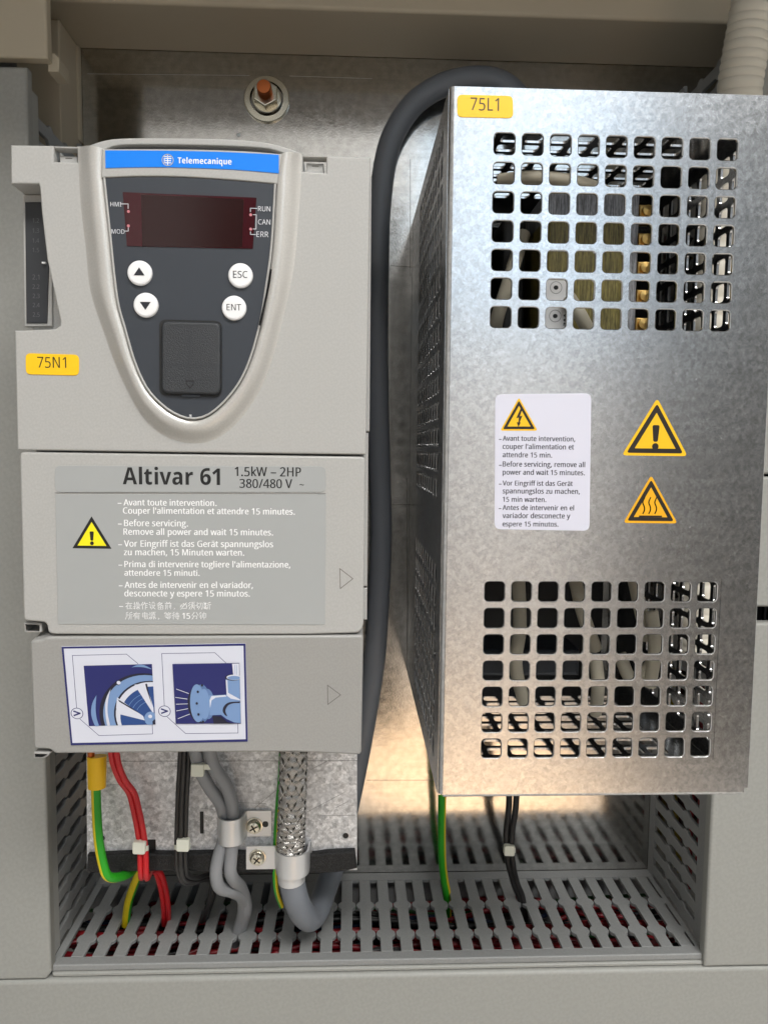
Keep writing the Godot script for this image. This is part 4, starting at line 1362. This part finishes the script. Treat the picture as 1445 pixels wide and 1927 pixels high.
	for p in [[Vector3(73.14, 91.62, 120), Vector3(66.22, 71.94, 128), Vector3(62.09, 55.26, 122), Vector3(63.31, 47.88, 110)], [Vector3(88.3, 61.5, 139), Vector3(93.18, 52.56, 142), Vector3(98.55, 44.94, 136), Vector3(102.69, 33.42, 120)], [Vector3(62.32, 113.46, 120), Vector3(76.44, 112.23, 128), Vector3(95.27, 111.5, 125), Vector3(115.67, 110.56, 112)], [Vector3(73.4, -57.32, 125), Vector3(73.96, -77.93, 128), Vector3(72.48, -94.51, 128), Vector3(78.73, -114.6, 118)], [Vector3(98.95, -55.38, 122), Vector3(101.84, -71.26, 126), Vector3(110.9, -90.06, 118)], [Vector3(107.82, -92.19, 128), Vector3(108.74, -103.54, 130), Vector3(111.88, -119.7, 118)], [Vector3(126, -55.63, 120), Vector3(128.73, -71.67, 124), Vector3(133.94, -85.17, 118)], [Vector3(121.98, -92.53, 118), Vector3(127.05, -103.65, 122), Vector3(134.77, -92.8, 126), Vector3(134.53, -78.87, 124)], [Vector3(131.94, -70.81, 128), Vector3(133.45, -86.93, 130), Vector3(133.32, -104.87, 126)]]:
		var w := MB.new()
		w.tube(p, 2.9, 10, 5)
		obj("cream_lead", w, M.cream, t)
	var bar := MB.new()
	bar.box(Vector3(40, -103, 90), Vector3(104, -91, 118), 2.0)
	obj("dark_bar", bar, M.panel, t)
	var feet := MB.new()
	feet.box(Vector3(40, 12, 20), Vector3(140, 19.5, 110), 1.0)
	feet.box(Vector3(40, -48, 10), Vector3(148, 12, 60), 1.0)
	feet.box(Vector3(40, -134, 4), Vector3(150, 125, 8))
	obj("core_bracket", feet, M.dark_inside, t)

	# stickers
	var y1 := MB.new()
	y1.slab(rounded(PackedVector2Array([Vector2(37.22, 126.77), Vector2(57.4, 126.86), Vector2(57.77, 119.1), Vector2(37.36, 118.93)]), 1.9), 169.0, 169.25, 0.1)
	var yl := obj("yellow_label", y1, M.yellow, t)
	yl.set_meta("label", "yellow label reading 75L1")
	var yt := MB.new()
	yt.col = Color(0.045, 0.03, 0.008)
	yt.text("75L1", 42.01, 121.46, 10.43, 169.3, false, 1.12)
	obj("lettering", yt, M.print, yl)
	var ws := MB.new()
	ws.slab(rounded(PackedVector2Array([Vector2(53.35, 19.9), Vector2(89.52, 20.75), Vector2(90.48, -31.11), Vector2(54.15, -30.69)]), 2.4), 169.0, 169.22, 0.06)
	var ns := obj("notice", ws, M.sticker, t)
	ns.set_meta("label", "white notice with lightning triangle and four lines of warnings")
	var g := MB.new()
	g.col = Color(0.012, 0.012, 0.02)
	g.heavy = 0.07
	g.text("Avant toute intervention,", 56.46, 2.7, 27.39, 169.28, false, 1.04)
	g.text("couper l'alimentation et", 56.53, -0.32, 26.93, 169.28, false, 1.04)
	g.text("attendre 15 min.", 56.6, -3.45, 18.67, 169.28, false, 1.04)
	g.text("Before servicing, remove all", 56.68, -6.94, 31.24, 169.28, false, 1.04)
	g.text("power and wait 15 minutes.", 56.75, -9.98, 31.17, 169.28, false, 1.04)
	g.text("Vor Eingriff ist das Gerät", 56.84, -14.07, 26.58, 169.28, false, 1.04)
	g.text("spannungslos zu machen,", 56.91, -17.05, 29.3, 169.28, false, 1.04)
	g.text("15 min warten.", 56.98, -20.21, 16.53, 169.28, false, 1.04)
	g.text("Antes de intervenir en el", 56.99, -23.31, 27.18, 169.28, false, 1.04)
	g.text("variador desconecte y", 57.06, -26.4, 25.77, 169.28, false, 1.04)
	g.text("espere 15 minutos.", 57.13, -29.53, 21.25, 169.28, false, 1.04)
	for q in [Vector3(55.54, 3.15, 169), Vector3(55.75, -6.49, 169), Vector3(55.87, -13.59, 169), Vector3(56.02, -22.83, 169)]:
		g.stroke(PackedVector2Array([Vector2(q.x - 0.35, q.y), Vector2(q.x + 0.4, q.y)]), 0.26, 169.28)
	obj("lettering", g, M.print, ns)
	var amber := Color(0.86, 0.50, 0.01)
	var ink := Color(0.016, 0.013, 0.01)
	warning(ns, Vector3(62.25, 18.84, 169), Vector3(55.46, 6.42, 169), Vector3(69.62, 6.57, 169), 169.26, 2, amber, ink)
	warning(t, Vector3(114.7, 19.29, 169), Vector3(101.89, -2.38, 169), Vector3(127.24, -2.44, 169), 169.08, 1, amber, ink)
	warning(t, Vector3(113.5, -9.71, 169), Vector3(103.42, -28, 169), Vector3(124.42, -28.08, 169), 169.08, 3, Color(0.80, 0.40, 0.008), ink)

# ---------------------------------------------------------------- cables and wires
func cable_tie(at: Vector3, rx: float, rz: float, head: Vector3, label: String, tilt := 0.0) -> void:
	var t := thing("cable_tie", at, label, "cable tie")
	var b := MB.new()
	var ring: Array = []
	for i in 25:
		ring.append(at + Vector3(cos(TAU * i / 24.0) * rx, sin(TAU * i / 24.0) * tilt, sin(TAU * i / 24.0) * rz))
	for i in 24:
		var n0 := Vector3(cos(TAU * i / 24.0), 0, sin(TAU * i / 24.0))
		var n1 := Vector3(cos(TAU * (i + 1) / 24.0), 0, sin(TAU * (i + 1) / 24.0))
		var h := Vector3(0, 1.2, 0)
		b.quad(ring[i] - h, ring[i + 1] - h, ring[i + 1] + h, ring[i] + h, n0, n1, n1, n0)
		for s in [-1.0, 1.0]:
			b.flat(ring[i] + h * s, ring[i + 1] + h * s, ring[i + 1] + h * s - n1 * 0.6, ring[i] + h * s - n0 * 0.6, Vector3(0, s, 0))
	obj("strap", b, M.tie, t)
	var k := MB.new()
	k.slab(rounded(PackedVector2Array([Vector2(head.x - 3.1, head.y - 2.9), Vector2(head.x + 2.8, head.y - 3.2), Vector2(head.x + 3.1, head.y + 2.8), Vector2(head.x - 3.0, head.y + 3.1)]), 1.0), head.z - 3.0, head.z, 0.45, true)
	obj("head", k, M.tie, t)

func striped(st: float) -> Callable:
	var yellow := Color(0.72, 0.56, 0.01)
	var green := Color(0.02, 0.32, 0.015)
	return func(_t, a): return yellow if fposmod(a - st, 1.0) < 0.34 else green

func wiring() -> void:
	# screen plate under the drive
	var p := thing("cable_screen_plate", Vector3(-62, -212, 82), "spangled galvanized cable screen plate under the drive, black foam along its foot", "screen plate")
	var pm := MB.new()
	pm.slab(PackedVector2Array([Vector2(-128.19, -140.71), Vector2(3.69, -142.84), Vector2(4.17, -212.33), Vector2(-129.42, -209.4)]), 82.5, 85, 0.3, true)
	var sheet := obj("sheet", pm, M.emc_zinc, p)
	var sl := MB.new()
	sl.col = Color(0.03, 0.028, 0.026)
	sl.stroke(PackedVector2Array([Vector2(-127.21, -154.75), Vector2(3.78, -155.45)]), 0.22, 85.06)
	obj("scribed_line", sl, M.print, sheet)
	for s in [PackedVector2Array([Vector2(-46.67, -179.15), Vector2(-36.16, -170.24)]), PackedVector2Array([Vector2(-20.9, -181.6), Vector2(-2.46, -171.64)]), PackedVector2Array([Vector2(-6.65, -179.55), Vector2(-0.58, -176.32)]), PackedVector2Array([Vector2(-15.62, -183.58), Vector2(2.91, -183.5)]), PackedVector2Array([Vector2(-19.1, -159.77), Vector2(-10.44, -155.21)]), PackedVector2Array([Vector2(-126.96, -166.98), Vector2(-108.94, -166.6)]), PackedVector2Array([Vector2(-57.13, -176.31), Vector2(-41.42, -177.01)]), PackedVector2Array([Vector2(-72.81, -179.15), Vector2(-67.08, -179.76)])]:
		sl = MB.new()
		sl.col = Color(0.16, 0.155, 0.15)
		sl.stroke(s, 0.18, 85.07)
		obj("scribed_line", sl, M.print, sheet)
	var hc := [Vector3(-121.72, -193.89, 85), Vector3(-1.67, -194.07, 85)]
	for outline in [rrect(-73.74, -192.15, -71.89, -180.78, 0.4), rrect(-106.06, -202.16, -95.51, -194.9, 0.3), oval(hc[0].x, hc[0].y, 1.45, 1.55, 18), oval(hc[1].x, hc[1].y, 1.45, 1.55, 18)]:
		var ho := MB.new()
		ho.plate(outline, 85.05)
		obj("opening", ho, M.black, sheet)
	for q in hc:
		var w := MB.new()
		w.lathe(q.x, q.y, [[1.4, 85.0], [1.6, 85.35], [1.95, 85.3], [2.2, 85.0]], 20)
		obj("hole_rim", w, M.bright, sheet)
	var fo := MB.new()
	var foam_top := curved(PackedVector2Array([Vector2(-127.91, -200.93), Vector2(-105.82, -200.13), Vector2(-85.2, -200.66), Vector2(-61.88, -200.42), Vector2(-35.83, -201.29), Vector2(-18.81, -201.79), Vector2(-9.62, -200.81), Vector2(3.01, -200.42)]), 4)
	var foam_low := curved(PackedVector2Array([Vector2(4.12, -209.24), Vector2(-4.31, -211.05), Vector2(-17.48, -211.7), Vector2(-41.08, -210.82), Vector2(-61.95, -209.98), Vector2(-85.31, -209.38), Vector2(-105.98, -209.37), Vector2(-121.43, -209.97), Vector2(-128.35, -209.33)]), 4)
	var fp := foam_top.duplicate()
	fp.append_array(foam_low)
	fo.slab(fp, 78, 89, 1.2, true)
	obj("foam_strip", fo, M.foam, p)

	# clamps
	for k in 2:
		var lab := "small metal cable clamp holding the two grey cables" if k == 0 else "larger metal cable clamp holding the braided cable"
		var c := thing("cable_clamp", Vector3(-54.47, -193.62, 86) if k == 0 else Vector3(-33.49, -211.8, 86), lab, "cable clamp", "cable clamps on the screen plate")
		var b := MB.new()
		var yy: Array = [(Vector3(-54.18, -193.13, 88)).y, (Vector3(-54.1, -180.07, 88)).y] if k == 0 else [(Vector3(-32.95, -207.86, 92)).y, (Vector3(-32.94, -196.17, 92)).y]
		var cx: float = (Vector3(-57.51, -183.24, 93)).x if k == 0 else (Vector3(-27.48, -196.5, 99)).x
		var rr := 6.0 if k == 0 else 7.7
		var hh := 10.5 if k == 0 else 14.6
		var path := PackedVector2Array()
		var end: float = (Vector3(-38.45, -186.95, 86)).x if k == 0 else (Vector3(-50.32, -203.29, 86)).x
		var s := 1.0 if k == 0 else -1.0
		var foot := 86.2 if k == 0 else 90.2
		path.append(Vector2(end, foot))
		path.append(Vector2(cx + s * (rr + 1.4), foot))
		path.append(Vector2(cx + s * (rr + 0.4), foot + 0.6))
		for i in 13:
			var a := PI * i / 12.0
			path.append(Vector2(cx + s * rr * cos(a), 86.0 + hh - rr + (rr * sin(a) if rr < hh else hh * sin(a))))
		path.append(Vector2(cx - s * (rr + 0.1), 86.8))
		path.append(Vector2(cx - s * (rr + 1.2), 86.2))
		b.ribbon(path, 0.9, yy[0], yy[1])
		obj("strap", b, M.bright, c)
		var q := Vector3(-46.85, -187.45, 87) if k == 0 else Vector3(-44.81, -201.58, 87)
		var w := MB.new()
		w.xf = Transform3D(Basis.IDENTITY, Vector3(0, 0, foot - 86.2))
		w.lathe(q.x, q.y, [[4.1, 86.7], [4.1, 87.4], [3.6, 87.5]], 28)
		w.lathe(q.x, q.y, [[3.4, 87.4], [3.3, 88.8], [2.7, 89.7], [1.6, 90.1], [0, 90.2]], 28)
		var scr := obj("screw", w, M.yellow_zinc, c)
		var x := MB.new()
		x.xf = w.xf
		x.col = Color(0.03, 0.026, 0.018)
		for ang in [0.5, 0.5 + PI / 2.0]:
			var d := Vector2(1.7, 0).rotated(ang + k * 0.4)
			x.stroke(PackedVector2Array([Vector2(q.x, q.y) - d, Vector2(q.x, q.y) + d]), 0.7, 90.22)
		obj("cross_recess", x, M.print, scr)
		if k == 0:
			var so := MB.new()
			so.col = Color(0.02, 0.02, 0.022)
			so.plate(rrect(-42.79, -188.35, -39.92, -185.31, 1.2), 86.75)
			obj("slot", so, M.print, c)

	# protective earth lead with its yellow sleeve
	var e := thing("earth_lead", Vector3(-119.51, -162.64, 96), "thick yellow and green earth lead with a yellow sleeve at far left", "wire")
	var w1 := MB.new()
	w1.tube([Vector3(-120.95, -153.02, 94), Vector3(-120.84, -163.08, 95), Vector3(-120.4, -175.76, 96), Vector3(-119.14, -187.94, 98), Vector3(-116.73, -198.75, 100), Vector3(-114.61, -204.85, 100), Vector3(-111.71, -209.14, 94), Vector3(-109.3, -213.58, 82), Vector3(-108.08, -215.56, 70), Vector3(-110.64, -225.49, 60), Vector3(-116.12, -238.36, 52), Vector3(-120.29, -250.39, 48), Vector3(-123.72, -266.4, 42)], 2.25, 20, 8, null, striped(0.03))
	obj("insulation", w1, M.print, e)
	var sv := MB.new()
	sv.tube([Vector3(-120.36, -148.57, 94), Vector3(-120.18, -155.74, 95), Vector3(-120.18, -163.38, 95.5)], 4.3, 22, 5, func(t): return 1.05 - 0.1 * t if absf(t - 0.5) > 0.08 else 1.02)
	obj("sleeve", sv, M.yellow, e)
	var sv2 := MB.new()
	sv2.tube([Vector3(-122.98, -142.55, 94), Vector3(-122.95, -149.13, 94.5)], 1.7, 10, 3)
	obj("copper_end", sv2, M.copper, e)

	# red pair
	for k in 2:
		var o := k * 11.5
		var r := thing("red_wire", Vector3(-110 + k * 3, -180, 96), "left red wire of the tied pair beside the earth lead" if k == 0 else "right red wire of the tied pair beside the earth lead", "wire", "red wires under the drive")
		var b := MB.new()
		var pts := [Vector3(-112.12, -140.27, 100), Vector3(-111.37, -149.96, 99), Vector3(-108.91, -159.15, 97), Vector3(-105.35, -166.37, 95), Vector3(-103.24, -175.11, 95), Vector3(-101.63, -184.4, 95), Vector3(-100.53, -194.53, 95), Vector3(-100.16, -204.14, 96), Vector3(-100.82, -210.71, 92), Vector3(-101.94, -214.26, 80), Vector3(-101.04, -222.22, 66), Vector3(-100.64, -237.43, 56), Vector3(-100.85, -251.9, 50), Vector3(-103.15, -268.03, 40)]
		for i in pts.size():
			pts[i].x += k * 2.75
			pts[i].z += k * 0.5
		b.tube(pts, 1.42, 12, 6)
		obj("insulation", b, M.red_wire, r)
	cable_tie(Vector3(-99.23, -193.48, 96), 3.1, 2.0, Vector3(-100.05, -192.13, 99), "pale cable tie round the two red wires", 0.5)
	# black trio
	for k in 3:
		var lab: String = ["left", "middle", "right"][k] + " one of the three black wires tied together under the drive"
		var r := thing("black_wire", Vector3(-86 + k * 2.5, -180, 96), lab, "wire", "black wires under the drive")
		var b := MB.new()
		var pts := [Vector3(-77.72, -141.28, 98), Vector3(-78.55, -152.09, 97), Vector3(-79.68, -165.63, 96), Vector3(-80.37, -181.48, 96), Vector3(-80.76, -193.44, 96), Vector3(-80.62, -202.8, 96), Vector3(-79.81, -210.44, 93), Vector3(-76.9, -215.89, 86), Vector3(-72.76, -219.77, 76), Vector3(-70.52, -227.01, 66), Vector3(-73.45, -242.01, 58), Vector3(-79.54, -261.49, 46)]
		for i in pts.size():
			pts[i].x += (k - 1) * (2.0 if i < 6 else 1.3)
			pts[i].y += 0.0 if i < 6 else (k - 1) * 1.4
			pts[i].z += (k % 2) * 0.9
		b.tube(pts, 1.25, 10, 6)
		obj("insulation", b, M.black_wire, r)
	cable_tie(Vector3(-80.12, -192.92, 96), 4.0, 2.2, Vector3(-79.22, -190.8, 99.5), "pale cable tie round the three black wires", 0.4)
	# grey pair
	for k in 2:
		var lab := "left grey cable of the pair held by the small clamp" if k == 0 else "right grey cable of the pair held by the small clamp"
		var r := thing("grey_cable", Vector3(-72 + k * 5, -180, 92), lab, "cable", "grey cables under the drive")
		var b := MB.new()
		var pts := [Vector3(-73.06, -139.24, 100), Vector3(-71.58, -151.72, 98), Vector3(-67.91, -163.47, 94), Vector3(-62.64, -173.96, 91), Vector3(-60.56, -183.35, 90), Vector3(-61.23, -192.3, 91), Vector3(-63.37, -200.11, 94), Vector3(-64.28, -207.62, 95), Vector3(-63.06, -216.15, 92), Vector3(-58.1, -223.17, 84), Vector3(-55.05, -233.83, 72), Vector3(-56.24, -248.16, 62), Vector3(-59.71, -262.12, 56), Vector3(-63.28, -277.65, 50)] if k == 0 else [Vector3(-66.6, -139.28, 100), Vector3(-64.57, -151.77, 98), Vector3(-59.6, -162.04, 95), Vector3(-57.08, -172.48, 92), Vector3(-56.53, -182.9, 91), Vector3(-56.69, -191.83, 92), Vector3(-57.21, -200.19, 94), Vector3(-57.52, -206.93, 94), Vector3(-56.61, -213.32, 90), Vector3(-54.95, -222.79, 80), Vector3(-53.96, -235.06, 70), Vector3(-54.27, -246.05, 64), Vector3(-59.15, -265.65, 52), Vector3(-63.03, -283.1, 42)]
		b.tube(pts, 3.1, 16, 7)
		obj("sheath", b, M.grey_wire, r)
	cable_tie(Vector3(-68.78, -152.94, 97), 6.6, 4.4, Vector3(-71.24, -152.32, 103), "pale cable tie round the two grey cables", 1.6)
	# shielded motor cable
	var mo := thing("motor_cable", Vector3(-25.28, -226.16, 90), "thick slate grey shielded cable looping below the drive and up behind it", "cable")
	var sh := MB.new()
	sh.tube([Vector3(-28.72, -201.92, 93), Vector3(-28.02, -211.2, 92), Vector3(-26.33, -222.83, 90), Vector3(-23.55, -234.36, 84), Vector3(-20.05, -244.13, 74), Vector3(-16.44, -247.02, 62), Vector3(-13.46, -244.71, 50), Vector3(-10.25, -240.1, 40), Vector3(-5.13, -230.17, 26), Vector3(-0.66, -213.62, 14), Vector3(4.58, -190.16, 8), Vector3(10.65, -154.31, 8), Vector3(14.8, -122.08, 8), Vector3(16.93, -80.71, 8), Vector3(17.57, -49.3, 8), Vector3(16.66, -18.26, 8), Vector3(15.45, 12.43, 8), Vector3(14.42, 57.81, 8), Vector3(14.37, 96.53, 8), Vector3(14.95, 131.79, 8), Vector3(18.27, 160.89, 8), Vector3(24.3, 177.91, 9), Vector3(35.35, 192.07, 10), Vector3(51.31, 200.71, 12), Vector3(68.71, 203.13, 14), Vector3(83.19, 199.28, 16), Vector3(93.38, 187.45, 18), Vector3(97.79, 169.88, 20)], 6.35, 22, 7)
	obj("sheath", sh, M.sheath, mo)
	var inn := MB.new()
	var axis := [Vector3(-26.98, -141.31, 92), Vector3(-27.24, -157.25, 92), Vector3(-27.72, -175.75, 92.5), Vector3(-28.2, -188.95, 93), Vector3(-28.59, -198.67, 93)]
	inn.tube(axis, 5.9, 16, 4)
	obj("braid_core", inn, mat(Color(0.08, 0.075, 0.07), 0.45, 0.5), mo)
	var br := MB.new()
	var path := MB.smooth(axis, 26)
	var turns := 1.05
	for dir in [-1.0, 1.0]:
		for s in 10:
			for wire in 5:
				var pts: Array = []
				for i in path.size():
					var u := float(i) / (path.size() - 1)
					var a: float = dir * TAU * turns * u + TAU * s / 10.0 + (wire - 2) * 0.096
					var lift: float = 0.5 * dir * sin(TAU * turns * u * 10.0 + s * PI)
					var rad: float = 6.2 + lift
					pts.append(path[i] + Vector3(cos(a) * rad, 0, sin(a) * rad))
				br.tube(pts, 0.34, 6, 1)
	obj("braid", br, M.braid, mo)
	var foil := MB.new()
	foil.tube([Vector3(-28.5, -207.09, 92.5), Vector3(-28.25, -209.93, 92.3), Vector3(-28.02, -212.84, 92)], 6.7, 20, 3)
	obj("foil_collar", foil, M.bright, mo)
	# thin earth wire beside the braid
	var th := thing("thin_earth_wire", Vector3(-33.87, -176.88, 90), "thin yellow and green wire running down beside the braided cable", "wire")
	var tw := MB.new()
	tw.tube([Vector3(-32.89, -143.76, 89), Vector3(-33.73, -161.39, 88.5), Vector3(-35.36, -180.54, 88), Vector3(-36.23, -197.17, 87.5), Vector3(-36.47, -213.38, 88), Vector3(-36.08, -224.06, 84), Vector3(-34.59, -237.25, 74)], 1.25, 12, 6, null, striped(0.70))
	obj("insulation", tw, M.print, th)
	# below the enclosure
	var g := thing("earth_wire", Vector3(54.3, -234.13, 26), "bright green earth wire dropping from the enclosure into the duct", "wire")
	var gw := MB.new()
	gw.tube([Vector3(51.9, -186.28, 40), Vector3(52.99, -205.54, 32), Vector3(53.71, -223.94, 27), Vector3(54.66, -241.7, 24), Vector3(56.36, -254.28, 22), Vector3(58.1, -264.16, 22), Vector3(58.71, -282.34, 22)], 2.35, 18, 6, null, striped(0.60))
	obj("insulation", gw, M.print, g)
	for k in 2:
		var r := thing("black_lead", Vector3(93.42, -232.47, 30), "left black lead hanging below the enclosure" if k == 0 else "right black lead hanging below the enclosure", "wire", "black leads below the enclosure")
		var b := MB.new()
		var pts := [Vector3(88.84, -184.82, 44), Vector3(90.19, -203.05, 38), Vector3(89.87, -220.75, 34), Vector3(91.16, -236.66, 34), Vector3(95.3, -250.66, 32), Vector3(99.29, -261.04, 32), Vector3(101.38, -275.35, 34)] if k == 0 else [Vector3(92.8, -184.42, 45), Vector3(93.91, -202.6, 39), Vector3(93.03, -220.27, 35), Vector3(93.72, -236.14, 35), Vector3(96.94, -250.1, 33), Vector3(100.59, -259.81, 33), Vector3(102.69, -274.73, 35)]
		b.tube(pts, 1.75, 12, 6)
		obj("insulation", b, M.black_wire, r)
	cable_tie(Vector3(91.83, -230.03, 34.5), 3.6, 2.4, Vector3(91.29, -228.5, 38.5), "pale cable tie round the two black leads below the enclosure", 0.3)

# ---------------------------------------------------------------- bolt and conduit
func small_things() -> void:
	var t := thing("earth_bolt", Vector3(-48.8, 194.5, 0), "zinc washer and nut on a copper coloured stud above the drive", "bolt")
	var w := MB.new()
	w.lathe(-48.8, 194.5, [[12.7, 0.1], [12.7, 1.4], [12.3, 1.8], [9.6, 1.9], [9.4, 2.0]], 44)
	w.lathe(-48.8, 194.5, [[8.2, 1.8], [8.2, 3.2], [7.8, 3.5], [4, 3.6]], 36)
	obj("washer", w, M.yellow_zinc, t)
	var n := MB.new()
	var hex := PackedVector2Array()
	for i in 6:
		hex.append(Vector2(-48.8, 194.5) + Vector2(7.4, 0).rotated(PI / 3.0 * i + 0.5))
	n.slab(hex, 3.3, 9.6, 0.9)
	obj("nut", n, M.yellow_zinc, t)
	var s := MB.new()
	var prof: Array = []
	for i in 12:
		prof.append([4.0 if i % 2 else 3.7, 9.0 + i * 0.62])
	prof.append_array([[3.9, 16.4], [3.5, 17.0], [0, 17.1]])
	s.lathe(-48.8, 194.5, prof, 24)
	obj("stud", s, M.copper, t)
	var pin := MB.new()
	pin.lathe(-64.93, 175.06, [[1.2, 0.05], [1.0, 0.5], [0, 0.6]], 14)
	tag(obj("rivet", pin, M.bright), "tiny bright rivet on the plate just above the drive's grip", "rivet")

	var c := thing("corrugated_conduit", Vector3(180, 160, 100), "beige corrugated conduit hanging behind the enclosure's top right corner", "conduit")
	var b := MB.new()
	var pts := [Vector3(179.28, 219.24, 104), Vector3(178.55, 206.41, 103), Vector3(177.44, 191.66, 101), Vector3(176.12, 179.58, 100), Vector3(175.51, 167.83, 98), Vector3(175.43, 154.71, 96)]
	pts.append_array([Vector3(171, 120, 94), Vector3(170.5, 70, 92), Vector3(170.5, 10, 90), Vector3(172, -60, 86), Vector3(174, -100, 84)])
	var line := MB.smooth(pts, 40)
	var even: Array = [line[0]]
	var run := 0.0
	for i in range(1, line.size()):
		run += line[i].distance_to(line[i - 1])
		if run >= 0.55:
			even.append(line[i])
			run = 0.0
	b.tube(even, 9.9, 28, 1, func(u): return 0.92 + 0.08 * pow(absf(sin(u * PI * even.size() * 0.165)), 0.6))
	obj("corrugated_tube", b, M.conduit, c)
